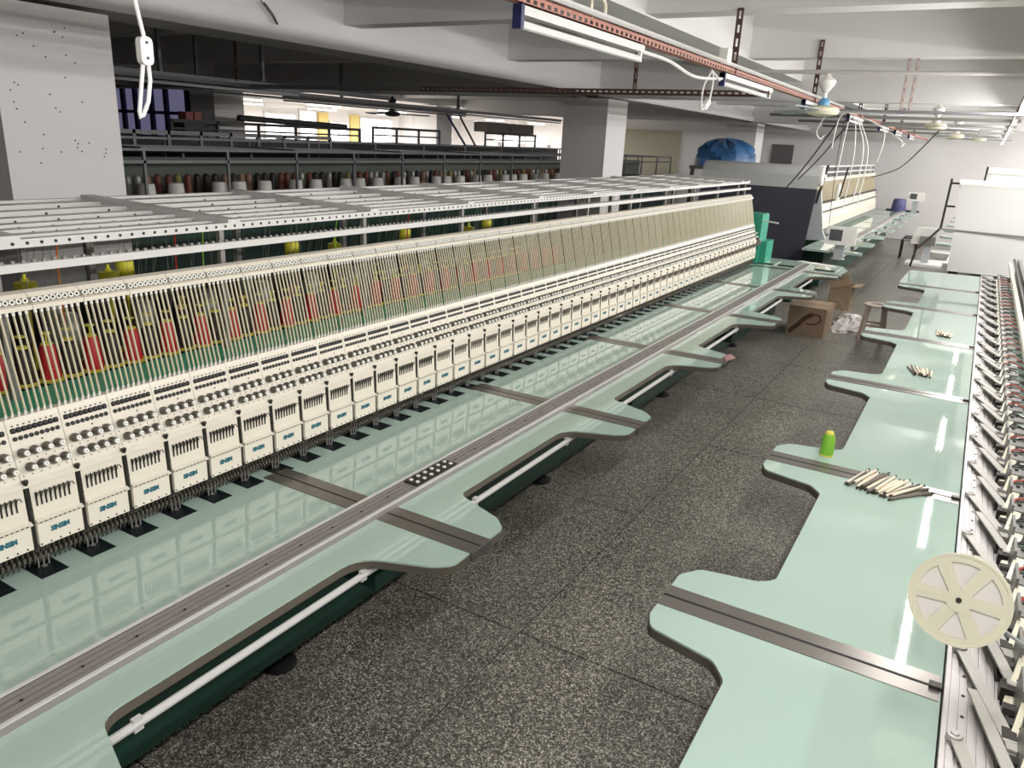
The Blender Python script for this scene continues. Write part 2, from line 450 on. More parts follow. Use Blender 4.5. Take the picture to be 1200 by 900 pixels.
# what carries the table: green beams, base, feet, white rods in brackets
at(MB().box(-1.66, -1.55, YT0, YT1-.1, T-.085, T-.034), 'front_beam', 'green_dark', ML)
at(MB().box(-2.42, -2.02, YT0, YT1-.1, .16, T-.09), 'hook_beam', 'green_dark', ML)
at(MB().box(-3.0, -2.44, YT0, YT1, .12, 1.24), 'machine_base', 'green_dark', ML)
at(MB().box(-2.50, -2.296, YS-.1, YE+.02, 1.21, 1.318), 'head_beam', 'green', ML)
at(MB().box(-2.48, -2.36, YS-.1, YE+.02, .90, 1.21), 'head_beam_web', 'green_dark', ML)
for s in [-.4+2.27*k for k in range(5)]:
    ft = at(MB().lathe((-2.16, s, 0), (0,0,1), [(.075,0),(.075,.012),(.05,.025),(.03,.03)], 16), 'foot', 'black', ML, True)
    at(MB().cyl((-2.16, s, .03), (-2.16, s, .17), .014, n=8), 'foot_screw', 'green_dark', ft)
    at(MB().box(-2.22, -1.58, s-.05, s+.05, .60, .66), 'cross_arm', 'green_dark', ML)
for i in range(len(SEAM)-1):
    a, b = SEAM[i]+.3, SEAM[i+1]-.28
    rod = at(MB().cyl((-1.468, a-.06, .800), (-1.468, b+.12, .800), .0115, n=10), 'guide_rod', 'white_metal', ML, True)
    for yy in (a+.05, b-.02):
        at(MB().box(-1.475, -1.461, yy-.012, yy+.012, .782, T-.032), 'rod_bracket', 'white_metal', rod)
    at(MB().box(-1.50, -1.42, b+.06, b+.20, .80, .812), 'tab_bracket', 'grey_metal', ML)

# ---- sewing heads
def head_casing():
    h = MB()
    h.prism_y([(-.15,.94),(-.006,.94),(-.006,1.02),(-.012,1.13),(-.15,1.13)], .0165, P-.0012)
    h.prism_y([(-.15,1.128),(-.006,1.128),(-.006,1.133),(-.018,1.146),(-.056,1.312),(-.062,1.325),(-.092,1.325),(-.15,1.2)], .0008, P-.0008)
    return h.mesh('cream', name='sewing_head')
ME_HEAD = head_casing()
ME_COVER = MB().box(-.006, 0, .017, P-.0015, .934, 1.012).mesh('cream', name='lower_cover')
ME_LIP = MB().prism_y([(-.006,1.013),(.009,1.013),(.009,1.016),(-.006,1.022)], .017, P+.003).mesh('cream', name='shelf_lip')
ME_POST = MB().cyl((-.014,.0085,.925),(-.014,.0085,1.142),.0075,n=8).cyl((-.012,.0085,1.142),(-.012,.0085,1.15),.0088,n=8).mesh('dark_metal', True, name='divider_post')
def lever(m, y):
    m.box(-.012, -.0065, y-.0022, y+.0022, 1.062, 1.106)
    m.tube([(-.008,y,1.070),(-.004,y,1.094),(.001,y+.002,1.107),(.006,y+.006,1.108),(.009,y+.009,1.098)], .0018, 5)
LEV = [.030+.0137*k for k in range(8)]
m = MB(); lever(m, 0); ME_LEVER = m.mesh('dark_metal', name='take_up_lever')
m = MB(); [lever(m, yy) for yy in LEV]; ME_LEVERS = m.mesh('lever_far', name='take_up_levers')
def on_slope(z): return -.018-(z-1.146)*(.038/.166)
def knob(m, y, z):
    x = on_slope(z); d = Vector((1, 0, .24))
    m.mi = 0; m.lathe((x, y, z), d, [(.0085,0),(.0138,.003),(.0138,.012),(.0125,.014),(.0100,.025),(.0095,.027)], 12)
    m.mi = 1; m.lathe((x, y, z), d, [(.0074,.027),(.0074,.034),(.0032,.0342),(.0032,.028)], 10)
    m.mi = 0
KN = [(P*f, 1.226) for f in (.15,.37,.60,.82)]+[(P*f, 1.182) for f in (.22,.44,.66,.88)]
ME_KNOBS = {}
for zz in (1.226, 1.182):
    m = MB(); knob(m, 0, zz); ME_KNOBS[zz] = m.mesh(['knob','white_plastic'], True, name='tension_knob')
m = MB(); [knob(m, a, b) for a, b in KN]; ME_KNOBALL = m.mesh(['knob','white_plastic'], True, name='tension_knobs')
m = MB()
for k in range(9):
    z = 1.268; m.lathe((on_slope(z)-.001, .016+k*.0152, z), (1,0,.22), [(.0070,0),(.0070,.003),(.0048,.0035)], 8)
ME_PLUGS = m.mesh('black', name='round_plugs')
m = MB()
for k in range(9):
    z = 1.291; m.lathe((on_slope(z)-.003, .009+k*.0152+.0076, z), (0,1,0), [(.0055,-.0078),(.0088,-.005),(.0088,.005),(.0055,.0078)], 8)
ME_BELT = m.mesh('black', name='bead_belt')
m = MB()
for k in range(8):
    yy = .0118+.0182*k
    m.cyl((-.072, yy, 1.322), (-.068, yy, 1.340), .0036, n=6)
ME_TIPS = m.mesh('white_plastic', name='tube_sockets')
m = MB()
for k in range(8): m.lathe((-.0113, .033+.0137*k, 1.045), (1,0,.06), [(.0024,0),(.0024,.002)], 6)
for k in range(5): m.lathe((-.001, .022+.028*k, .941), (1,0,0), [(.0028,0),(.0028,.0025)], 6)
for k in range(8): m.box(-.059, -.054, .014+.016*k, .020+.016*k, 1.303, 1.307)
for k in range(12): 
    z = 1.203 if k < 6 else 1.160
    m.lathe((on_slope(z)-.001, .012+.025*(k%6), z), (1,0,.22), [(.0018,0),(.0018,.003)], 5)
for k in range(9): m.box(.0088, .0094, .020+.0142*k, .029+.0142*k, 1.0135, 1.0165)
for k in (0,1): m.lathe((-.0115, .017+.128*k, 1.052), (1,0,.06), [(.003,0),(.003,.003)], 6)
m.lathe((on_slope(1.25)-.001,.088,1.25),(1,0,.22),[(.003,0),(.003,.002)],6)
ME_DOTS = m.mesh('black', name='screw_holes')
m = MB()
m.box(-.10, -.03, 0, P, .925, .94)
m.box(-.085, -.055, 0, P, .868, .925)
m.mi = 1
for k in range(10):
    yy = .005+.0152*k
    m.cyl((-.022, yy, .895), (-.022, yy, .936), .0030, n=5)
    m.box(-.034, -.012, yy-.0042, yy+.0042, .893, .908)
    m.tube([(-.028, yy+.004, .895), (-.026, yy+.004, .878), (-.034, yy+.004, .866)], .0026, 5)
ME_NB = m.mesh(['dark_metal','needle_grey'], name='needle_bar_row')
m = MB()
for k in range(3):
    yy = .018+.0152*k
    m.cyl((-.03, yy, .853), (-.028, yy, .93), .003, n=6)
m.lathe((-.028, .033, .853), (0,0,1), [(.009,0),(.009,.003)], 10)
ME_PF = m.mesh('grey_metal', True, name='presser_foot')
# name badge lettering
tc = bpy.data.curves.new('badge', 'FONT'); tc.body = 'SINSIM'; tc.size = .0135; tc.offset = .0009; tc.extrude = .0006
tc.align_x = 'CENTER'; tc.resolution_u = 2; tc.space_character = 1.0
to = bpy.data.objects.new('badge', tc); COL.objects.link(to)
dg = bpy.context.evaluated_depsgraph_get()
me = bpy.data.meshes.new_from_object(to.evaluated_get(dg)); bpy.data.objects.remove(to)
xs = [v.co.x for v in me.vertices]; wd = max(xs)-min(xs)
for v in me.vertices:
    x, y_, z = v.co; v.co = (.0004+z, x*(.056/wd), y_*1.55)
me.materials.clear(); me.materials.append(MATS['teal']); ME_BADGE = me

N_NEAR = 12
for k in range(K0, K1):
    y = Y0+k*P
    near = k <= N_NEAR and k >= -1
    h = link('sewing_head', ME_HEAD, ML, (XF, y, 0))
    link('lower_cover', ME_COVER, h, (XF, y, 0))
    link('name_badge', ME_BADGE, h, (XF, y+.082, .972))
    link('shelf_lip', ME_LIP, h, (XF, y, 0))
    link('divider_post', ME_POST, h, (XF, y, 0))
    if near:
        for yy in LEV: link('take_up_lever', ME_LEVER, h, (XF, y+yy, 0))
        for yy, zz in KN: link('tension_knob', ME_KNOBS[zz], h, (XF, y+yy, 0))
    else:
        link('take_up_levers', ME_LEVERS, h, (XF, y, 0))['kind'] = 'stuff'
        link('tension_knobs', ME_KNOBALL, h, (XF, y, 0))['kind'] = 'stuff'
    for nm, mm in (('round_plugs', ME_PLUGS), ('bead_belt', ME_BELT), ('tube_sockets', ME_TIPS), ('screw_holes', ME_DOTS), ('needle_bar_row', ME_NB)):
        link(nm, mm, h, (XF, y, 0))['kind'] = 'stuff'
    link('presser_foot', ME_PF, h, (XF, y, 0))
# needle plates let into the table
pm = MB(); pm.mi = 0; pm.box(-.056, .056, -.041, .041, T-.001, T+.0012); pm.mi = 1
pm.lathe((-.025, 0, T+.001), (0,0,1), [(.022,0),(.022,.001),(.018,.0012),(.018,.0002)], 16)
ME_PLATE = pm.mesh(['dark_plate','black'], name='needle_plate')
for k in range(K0, K1):
    link('needle_plate', ME_PLATE, ML, (-2.221, Y0+k*P+.031, 0))

# ---- thread guide bar on top of the tubes
ME_BAR = MB().prism_y([(-2.375,1.617),(-2.315,1.617),(-2.315,1.630),(-2.326,1.632),(-2.334,1.650),(-2.345,1.662),(-2.375,1.666)], .001, P-.001)
ME_BAR.v = [(x+2.33, y, z) for x, y, z in ME_BAR.v]; ME_BAR = ME_BAR.mesh('cream', name='guide_bar')
for k in range(K0, K1): link('guide_bar', ME_BAR, ML, (-2.33, Y0+k*P, 0))
m = MB()
for k in range(K0, K1):
    for i in range(8):
        yy = Y0+k*P+.0118+.0182*i
        m.lathe((-2.331, yy, 1.641), (1,0,.45), [(.0084,-.003),(.0084,.0065),(.0044,.0065),(.0044,.003)], 8 if k < 20 else 5)
at(m, 'guide_rings', 'white_plastic', ML, stuff=True)
at(MB().prism_y([(-2.3275,1.6312),(-2.3262,1.6325),(-2.3338,1.6502),(-2.3352,1.6495)], YS, YE), 'ring_channel', 'chan', ML)
m = MB()
for k in range(-2, K1):
    for i in range(8):
        yy = Y0+k*P+.0118+.0182*i
        m.lathe((-2.331, yy, 1.641), (1,0,.45), [(.0044,.003),(.0044,.0048)], 6)
at(m, 'ring_holes', 'black', ML, stuff=True)
m = MB()
for k in range(K0, K1):
    for i in range(8):
        yy = Y0+k*P+.0118+.0182*i
        m.cyl((-2.328, yy, 1.604), (-2.330, yy, 1.618), .0045, n=6)
at(m, 'tube_collars', 'white_plastic', ML, stuff=True)
ME_TUBE = MB().tube([(0,0,0),(.03,-.001,-.12),(.062,.000,-.272)], .0035, 6).mesh('tube', True, name='thread_tube')
rest = MB(); cnt = 0
for k in range(K0, K1):
    for i in range(8):
        yy = Y0+k*P+.0118+.0182*i
        if k >= -2 and cnt < 296:
            link('thread_tube', ME_TUBE, ML, (-2.33, yy, 1.61)); cnt += 1
        else: rest.tube([(-2.33,yy,1.61),(-2.30,yy,1.49),(-2.268,yy,1.338)], .0031, 5)
at(rest, 'thread_tubes', 'tube', ML, stuff=True)

# ---- thread rack behind the heads: perforated rails, cross bars, posts
RX0, RX1 = -2.40, -3.34
def rz(x): return 1.806+(RX0-x)*.02
def channel(x, wd, name, holes, par, m_='white_metal'):
    z = rz(x)
    r = at(MB().box(x-wd, x-.003, YS+.1, YE+.06, z-.004, z).box(x-.003, x, YS+.1, YE+.06, z-.026, z), name, m_, par)
    if holes:
        h = MB(); y = YS+.12
        while y < 7: h.cyl((x-.001, y, z-.013), (x+.0012, y, z-.013), .0055, n=6); y += holes
        at(h, 'rail_holes', 'black', r, stuff=True)
for x, wd, hl in ((-2.49,.045,.055),(-2.60,.045,.075),(-2.71,.05,.11),(-2.85,.055,.15),(-3.02,.06,.25),(-3.20,.07,.35)):
    channel(x, wd, 'rack_rail', hl, ML)
fr = at(MB().box(RX0-.03, RX0, YS+.1, YE+.08, 1.783, 1.808), 'front_rail', 'white_metal', ML)
hm = MB(); y = YS+.13
while y < 7: hm.cyl((RX0-.001, y, 1.796), (RX0+.0012, y, 1.796), .0055, n=6); y += .042
at(hm, 'rail_holes', 'black', fr, stuff=True)
lr = at(MB().box(-2.405, -2.38, YS+.1, YE+.08, 1.716, 1.740), 'lower_rail', 'white_metal', ML)
tm = MB(); y = YS+.12
while y < 9: tm.box(-2.40, -2.392, y, y+.010, 1.740, 1.748); y += .0305
at(tm, 'guide_teeth', 'grey_metal', lr, stuff=True)
at(MB().box(RX1-.03, RX1, YS+.1, YE+.08, 1.802, 1.826), 'rear_rail', 'white_metal', ML)
YX = [1.18+.8*k for k in range(-1, 11)]+[YE+.05]
for y in YX:
    b = MB().prism_x([(0,0),(.05,0),(.05,.012),(0,.012)], 0, 1); 
    b = MB().bar((RX0+.0, y, rz(RX0)+.003), (RX1, y, rz(RX1)+.003), .055, .022)
    at(b, 'rack_cross_bar', 'white_metal', ML)
    at(MB().box(-2.445, -2.425, y-.05, y-.03, 1.27, 1.783), 'rack_post', 'grey_metal', ML)
    at(MB().box(-3.33, -3.30, y-.05, y-.02, 1.2, 1.802), 'rack_post', 'grey_metal', ML)
    at(MB().box(-2.43, -2.39, y-.05, y-.03, 1.718, 1.728), 'rail_arm', 'grey_metal', ML)
at(MB().box(-3.36, -2.46, YS-.05, YE+.08, 1.25, 1.27), 'cone_shelf', 'black', ML)

tq = MB(); rt_ = random.Random(21)
for k in range(170):
    y = 1.0+k*.034+rt_.uniform(-.01,.01); xx = rt_.choice((-2.49,-2.60,-2.71,-2.85))-.01
    tq.tube([(xx, y, rz(xx)-.01), (xx-.05+rt_.uniform(-.04,.04), y+rt_.uniform(-.03,.05), 1.45)], .0009, 3)
at(tq, 'thread_strands', 'film', ML, stuff=True)
for y, c in ((1.425,'orange'),(1.876,'red_thread'),(2.0,'lime'),(2.75,'lime'),(2.95,'orange'),(3.3,'red_thread'),(1.17,'navy_thread')):
    at(MB().tube([(-2.60,y-.005,1.79),(-2.62,y,1.68),(-2.63,y+.004,1.45)],.003,5), 'coloured_strand', c, ML, True)
# end of the head row: green motor boxes and drive gear
gb = at(MB().prism_x([(9.52,.86),(9.86,.86),(9.86,1.40),(9.82,1.44),(9.52,1.44)], -2.44, -2.20), 'motor_box', 'green_box', ML)
at(MB().cyl((-2.22, 9.62, 1.36), (-2.03, 9.62, 1.345), .010, n=8), 'drive_shaft', 'white_metal', gb, True)
at(MB().box(-2.30,-2.12,9.58,9.92,.86,1.12), 'gear_box', 'green_box', ML)
gm = MB()
for k in range(5): gm.lathe((-2.22+.02*(k%2), 9.44+.025*k, 1.10+.02*(k%3)), (0,1,.2), [(.035-.004*k,0),(.035-.004*k,.016)], 12)
at(gm, 'drive_gears', 'grey_metal', ML, True)
at(MB().lathe((-2.40, 9.60, 1.44), (0,0,1), [(.03,0),(.035,.03),(.02,.06)], 10), 'red_cap', 'red_thread', ML, True)
for (xa, xb) in ((-2.3,-2.0),(-1.97,-1.75),(-1.55,-1.30)):
    at(MB().box(xa, xb, 9.62, 9.95, T, T+.012), 'end_frame', 'laminate', ML)
    at(MB().box(xa+.02, xb-.02, 9.60, 9.625, T, T+.014), 'end_frame_bar', 'dark_metal', ML)

# ---- thread cones on the shelf
def cone_mesh(mats, r0, r1, h, disc=True, pin=True):
    m = MB(); m.mi = 0; m.lathe((0,0,.030), (0,0,1), [(r0*.92,0),(r0,.012),(r1,h-.01),(r1*.8,h)], 12)
    return m.mesh(mats, True, name='thread_cone')
ME_FL = MB().lathe((0,0,.022), (0,0,1), [(.040,0),(.040,.006),(.034,.010)], 14).mesh('yellow', True, name='base_flange')
ME_TOP = MB().lathe((0,0,.150), (0,0,1), [(.020,0),(.020,.004),(.012,.008)], 12).mesh('yellow', True, name='top_flange')
ME_PAD = MB().lathe((0,0,0), (0,0,1), [(.042,0),(.042,.02),(.038,.024)], 12).mesh('black', True, name='felt_pad')
ME_PIN = MB().cyl((0,0,.15),(0,0,.19),.003,n=6).lathe((0,0,.188),(0,0,1),[(.017,0),(.017,.004)],10).mesh('yellow', True, name='thread_pin')
CM = {'red': cone_mesh('red_thread', .034, .024, .122), 'dark': cone_mesh('dark_thread', .032, .024, .11), 'yellow': MB().cyl((0,0,.0),(0,0,.36),.005,n=6).lathe((0,0,.255),(0,0,1),[(.034,0),(.036,.006),(.036,.070),(.034,.078),(.012,.08),(.012,.09)],14).mesh('yellow_thread', True, name='thread_cone'),
      'film': cone_mesh('film', .042, .034, .17), 'brown': cone_mesh('brown_thread', .036, .026, .13)}
LAB = {'red': 'red thread cone on yellow base behind the thread tubes', 'dark': 'dark thread cone on yellow base between the red cones',
       'yellow': 'yellow thread spool raised high behind the red cones', 'film': 'film-wrapped thread cone on the shelf behind', 'brown': 'brown cone of thread at the back of the shelf'}
def cone(kind, x, y, z=1.27, parts=True, s=1.0):
    o = link('thread_cone', CM[kind], None, (x, y, z))
    tag(o, LAB[kind], 'thread cone', {'red':'red cones on the shelf of the machine','dark':'dark cones among the red cones','yellow':'yellow spools behind the red cones','film':'film-wrapped cones on the shelf','brown':'brown cones at the back of the shelf'}[kind])
    if parts:
        link('felt_pad', ME_PAD, o, (x, y, z)); link('base_flange', ME_FL, o, (x, y, z))
        if kind in ('red', 'dark'): link('top_flange', ME_TOP, o, (x, y, z)); link('thread_pin', ME_PIN, o, (x, y, z))
for k in range(0, 26):
    y = 1.20+k*.153
    cone('red', -2.62, y, parts=k < 22)
    cone('dark', -2.63, y+.0765, parts=k < 22)
    if k % 2 == 0: cone('film', -2.80, y+.03, parts=k < 14)
    else: cone(['brown','yellow','dark','brown'][(k//2) % 4] if k not in (1, 3) else 'yellow', -2.80, y+.05, parts=k < 14)
    if k % 2 == 0: cone(['brown','film','yellow'][(k//2) % 3], -2.98, y+.08, parts=False)
m = MB()
for k in range(-2, 53):
    for dx, dy in ((-.47,.02),(-.56,.09),(-.60,.05)):
        m.lathe((-2.62+dx, 1.20+k*.153+dy, 1.272), (0,0,1), [(.045,0),(.045,.02),(.040,.03),(.032,.19),(.012,.20)], 7)
tag(at(m, 'rear_thread_cones', 'dark_thread', None, True), 'dense dark rows of thread cones along the back of the shelf', 'thread cones', kind='stuff')
m = MB()
for k in range(26, 53):
    y = 1.20+k*.153
    for dx, dy in ((0,0),(-.01,.0765),(-.18,.03),(-.36,.08)):
        m.lathe((-2.62+dx, y+dy, 1.272), (0,0,1), [(.038,0),(.038,.02),(.033,.03),(.024,.14),(.01,.15)], 7)
tag(at(m, 'far_thread_cones', 'dark_thread', None, True), 'mass of thread cones on the far half of the shelf', 'thread cones', kind='stuff')

# ================================================================== RIGHT EMBROIDERY MACHINE (table, rail, arms)
MR = empty('embroidery_machine', (0.3, 6, 0), 'embroidery machine at the right edge with wide pale green table and slanting arms', 'embroidery machine')
RS = [0.60, 2.02, 3.378, 4.925, 6.46, 7.90, 9.35]
RY0, RY1 = -0.8, 10.72
tip, ntc, rl = -.60, -.328, .159
for i in range(-1, len(RS)):
    a = RS[i] if i >= 0 else RY0; b = RS[i+1] if i+1 < len(RS) else RY1
    if i < 0:   pts = [(rl, a), (rl, b-.003), (tip+.002, b-.003), (tip+.002, b-.13), (tip+.03, b-.18), (ntc-.05, b-.235), (ntc, b-.28), (ntc, a)]; rr = [0,0,0,.05,.05,.05,.06,0]
    elif i+1 == len(RS): pts = [(rl, a+.003), (rl, b), (tip+.0, b-.10), (tip-.01, a+.12), (tip+.002, a+.003)]; rr = [0,0,.05,.05,0]
    else: pts = [(rl, a+.003), (rl, b-.003), (tip+.002, b-.003), (tip+.002, b-.12), (tip+.025, b-.18), (ntc-.05, b-.225), (ntc, b-.29), (ntc, a+.285), (ntc-.05, a+.245), (tip+.05, a+.21), (tip+.002, a+.14), (tip+.002, a+.003)]; rr = [0,0,0,.05,.04,.05,.06,.06,.06,.04,.05,0]
    poly = round_poly(pts, rr)
    pan = at(MB().prism_z(poly, T-.006, T), 'table_panel', 'laminate', MR)
    big = round_poly([(x-(.004 if x < 0 else 0), y) for x, y in pts], rr)
    at(MB().prism_z(big, T-.034, T-.006), 'edge_band', 'edge_band', pan)
for s in RS:
    for sg in (-1, 1):
        y0, y1 = (s-.058, s-.004) if sg < 0 else (s+.004, s+.058)
        at(MB().box(tip+.002, rl-.004, y0, y1, T-.001, T+.0025), 'seam_strip', 'seam_metal', MR)
    at(MB().box(tip+.002, rl-.004, s-.0055, s+.0055, T-.02, T+.0028), 'seam_slit', 'slit', MR)
    at(MB().box(rl-.03, rl, s-.012, s+.012, T+.002, T+.012), 'seam_lug', 'dark_metal', MR)
rr_ = at(MB().prism_y(grooved(.163, .285, T-.03, T+.022, 5, .010), RY0, RY1), 'drive_rail', 'alu', MR)
at(MB().box(.2855, .305, RY0, RY1, T-.03, T+.008), 'rail_edge', 'alu_dark', MR)
sm = MB(); y = RY0+.05
while y < 8: sm.cyl((.205, y, T+.0205), (.205, y, T+.0225), .0048, n=6); y += .0885
at(sm, 'rail_screws', 'black', rr_, stuff=True)
at(MB().box(.30, .95, RY0, RY1, T-.05, T-.02), 'bed_plate', 'laminate', MR)
at(MB().box(-.25, -.05, RY0, RY1-.1, .66, T-.036), 'front_beam', 'green_dark', MR)
at(MB().box(.1, .9, RY0, RY1-.1, .12, T-.06), 'machine_base', 'green_dark', MR)
for s in (1.2, 4.2, 7.2, 10.0):
    ft = at(MB().lathe((-.15, s, 0), (0,0,1), [(.075,0),(.075,.012),(.05,.025),(.03,.03)], 16), 'foot', 'black', MR, True)
    at(MB().cyl((-.15, s, .03), (-.15, s, .67), .03, n=8), 'leg', 'green_dark', ft)
# arms: flat bars rising from a knob on the rail to a bracket
ka = MB().lathe((0,0,0),(0,0,1),[(.018,0),(.018,.014),(.016,.017),(.010,.0175),(.008,.021),(.004,.0212)],16).mesh('alu', True, name='thumb_screw')
ba = MB().bar((0,.01,.008),(.108,-.38,.034),.030,.006).bar((.098,-.392,.034),(.135,-.392,.032),.030,.006).bar((.110,-.38,.034),(.122,-.43,.012),.03,.006).mesh('arm_grey', name='lifting_arm')
bs = MB().bar((.033,.0,.020),(.110,-.325,.040),.028,.006).bar((.102,-.335,.040),(.137,-.335,.038),.030,.006).mesh('arm_grey', name='short_arm')
hook = MB().tube([(0,-.02,.003),(0,-.032,.001),(.004,-.040,.001)],.003,5).mesh('dark_metal', name='hook')
bracket = MB().box(.150,.158,-.30,-.19,.01,.13).box(.158,.23,-.28,-.21,.095,.105).box(.165,.20,-.29,-.26,.02,.09).mesh('grey_metal', name='bracket')
blk = MB().box(.12,.150,-.20,-.16,0,.06).box(.13,.16,-.33,-.30,.0,.05).cyl((.125,-.26,.04),(.15,-.26,.04),.018,n=8).box(.115,.14,-.12,-.08,.0,.04).mesh('dark_metal', name='sensor_block')
bolts = MB()
for yy, zz in ((-.215,.115),(-.245,.06),(-.275,.03)): bolts.cyl((.1495,yy,zz),(.1515,yy,zz),.006,n=8)
bolts.cyl((.18,-.225,.104),(.18,-.225,.111),.007,n=8)
bolts = bolts.mesh('black', name='bracket_bolts')
chr_ = MB().cyl((.19,-.18,.05),(.27,-.20,.05),.012,n=8).cyl((.21,-.10,.07),(.27,-.09,.07),.010,n=8).cyl((.16,-.15,.09),(.20,-.135,.09),.008,n=8).mesh('chrome', True, name='drive_pin')
lim = MB().bar((.135,-.46,.0),(.17,-.29,.10),.03,.012,(0,0,1)).mesh('ivory', name='cover_strip')
wire = MB().tube([(.155,-.20,.09),(.17,-.18,.112),(.20,-.17,.118),(.24,-.185,.105),(.29,-.215,.08)],.0042,6).mesh('wire_red', True, name='wire')
wire2 = MB().tube([(.15,-.19,.085),(.175,-.165,.108),(.21,-.16,.105),(.28,-.18,.07)],.0032,5).mesh('cable_black', True, name='wire')
AY = [2.2+.396*k for k in range(-4, 22)]
for k, y in enumerate(AY):
    X = .190
    a = link('lifting_arm', ba, MR, (X, y, T+.022))
    link('thumb_screw', ka, a, (X, y, T+.0225))
    link('hook', hook, a, (X, y, T+.0225))
    link('short_arm', bs, MR, (X, y-.198, T+.022))
    for dy in (0, -.198):
        b = link('bracket', bracket, MR, (X-.030, y+dy-.17, T+.0))
        link('bracket_bolts', bolts, b, (X-.030, y+dy-.17, T))['kind'] = 'stuff'
        link('sensor_block', blk, b, (X-.030, y+dy-.17, T))['kind'] = 'stuff'
        link('drive_pins', chr_, b, (X-.030, y+dy-.17, T))['kind'] = 'stuff'
        link('cover_strip', lim, b, (X-.030, y+dy-.17, T))
    if k % 3 != 1: link('wire', wire, MR, (X-.03, y-.17, T))
    else: link('wire', wire2, MR, (X-.03, y-.17, T))
    link('wire', wire2 if k % 2 else wire, MR, (X-.03, y-.368, T))
at(MB().box(.48, .51, RY0+.4, 10.5, .9, 1.12), 'arm_beam', 'grey_metal', MR)
# casings of the right heads, hung above the arms
for k in range(2, 23):
    y = 1.3+.4133*(k-1)
    hd = at(MB().prism_y([(.56,1.12),(.78,1.12),(.78,1.55),(.63,1.55),(.565,1.25)], y+.004, y+.409), 'sewing_head', 'cream', MR)
    at(MB().box(.554,.56,y+.01,y+.40,1.123,1.22), 'lower_cover', 'cream', hd)
at(MB().box(.585,.605,1.7,10.4,1.56,1.58), 'guide_bar', 'cream', MR)
for q in range(20): at(MB().box(.395,.425,1.7+.435*q,1.7+.435*q+.43,1.05,1.085),'guard_strip','cream',MR)
at(MB().cyl((.452, 1.7, 1.10),(.452, 10.6, 1.10),.014,n=8), 'trim_shaft', 'dark_metal', MR, True)

# ---- plastic reel standing before the first arms
RC = Vector((.148, 2.04, 1.105)); RN = Vector((-.12, -.93, .36)).normalized()
RE = empty('plastic_reel', (RC.x, RC.y, RC.z-.115), 'round ivory plastic reel with six cut-outs above the right machine rail', 'reel')
ux = Vector((1,0,0)); ux = (ux-RN*ux.dot(RN)).normalized(); uy = RN.cross(ux)
RM = Matrix((( ux.x,uy.x,RN.x),(ux.y,uy.y,RN.y),(ux.z,uy.z,RN.z)))
def flange():
    m = MB(); R0, NN = .116, 72
    def quadstrip(ring_a, ring_b, z):
        pass
    # rim, six spokes, hub: sectors between radius rings with windows between the spokes
    radii = [.018, .030, .094, R0]
    t = .004
    def P3(r, a, z): return tuple(RC+RM@Vector((r*math.cos(a), r*math.sin(a), z)))
    def sector(r0, r1, a0f, a1f, z0, z1):
        n = 10; vs = []; fs = []
        for k in range(n+1):
            s = k/n
            for (r, z, af) in ((r0,z1,a0f),(r1,z1,a1f),(r1,z0,a1f),(r0,z0,a0f)):
                a0, a1 = af; vs.append(P3(r, a0+(a1-a0)*s, z))
        for k in range(n):
            b = 4*k
            for q in range(4): fs.append((b+q, b+(q+1)%4, b+4+(q+1)%4, b+4+q))
        fs += [(3,2,1,0), tuple(4*n+q for q in range(4))]
        m.add(vs, fs)
    for q in range(6):
        c = q*PI/3+.02
        sector(radii[2], radii[3], (c-PI/6, c+PI/6), (c-PI/6, c+PI/6), -t, t)      # rim piece
        sector(radii[3]-.006, radii[3], (c-PI/6, c+PI/6), (c-PI/6, c+PI/6), t, t+.003)
        sector(.006, radii[1], (c-PI/6, c+PI/6), (c-PI/6, c+PI/6), -t, t+.002)
        hw0 = .0145/radii[1]; hw1 = .0165/radii[2]
        sector(radii[1]-.001, radii[2]+.001, (c-hw0, c+hw0), (c-hw1, c+hw1), -t*.9, t*.75)
        sector(radii[1]-.001, radii[2]+.001, (c-hw0*.25, c+hw0*.25), (c-hw1*.25, c+hw1*.25), t*.7, t*1.1)
    return m
at(flange(), 'front_flange', 'ivory', RE, True)
at(MB().lathe(RC-RN*.0245, RN, [(.100,0),(.100,.0195)], 40), 'wound_strip', 'paper', RE, True)
at(MB().lathe(RC-RN*.030, RN, [(.116,0),(.116,.005)], 48), 'rear_flange', 'ivory', RE, True)
at(MB().lathe(RC-RN*.03, RN, [(.007,0),(.007,.040)], 8), 'axle', 'dark_metal', RE, True)
at(MB().bar(RC-RN*.034, (.34, 2.16, .96), .022, .006), 'reel_arm', 'frame_grey', RE)

# ================================================================== FAR MACHINES
def far_machine(name_lab, xh, ya, yb, xtip, xnot, seams, label, mirror=False):
    M_ = empty('embroidery_machine', ((xh+xtip)/2, (ya+yb)/2, 0), label, 'embroidery machine')
    return M_
# --- L2, behind the left machine
L2 = empty('embroidery_machine', (-2.3, 17, 0), 'far embroidery machine beyond the dark cloth with two screens on its table', 'embroidery machine')
S2 = [11.75, 13.2, 14.68, 16.2, 17.7, 19.2, 20.7, 22.2]
for i, a in enumerate(S2):
    b = S2[i+1] if i+1 < len(S2) else 22.75
    at(MB().box(-2.4 if i > 0 else -2.10, -1.72, a+.003, b-.003, T-.03, T), 'inner_table_panel', 'laminate', L2)
    if i+1 < len(S2):
        pts = [(-1.63,a+.003),(-1.305,a+.003),(-1.305,a+.15),(-1.36,a+.2),(-1.60,a+.28),(-1.60,b-.28),(-1.36,b-.2),(-1.305,b-.15),(-1.305,b-.003),(-1.63,b-.003)]
        at(MB().prism_z(round_poly(pts,[0,0,.05,.05,.05,.05,.05,.05,0,0],3), T-.03, T), 'table_panel', 'laminate', L2)
    else: at(MB().box(-1.63,-1.32,a+.003,b,T-.03,T), 'table_panel', 'laminate', L2)
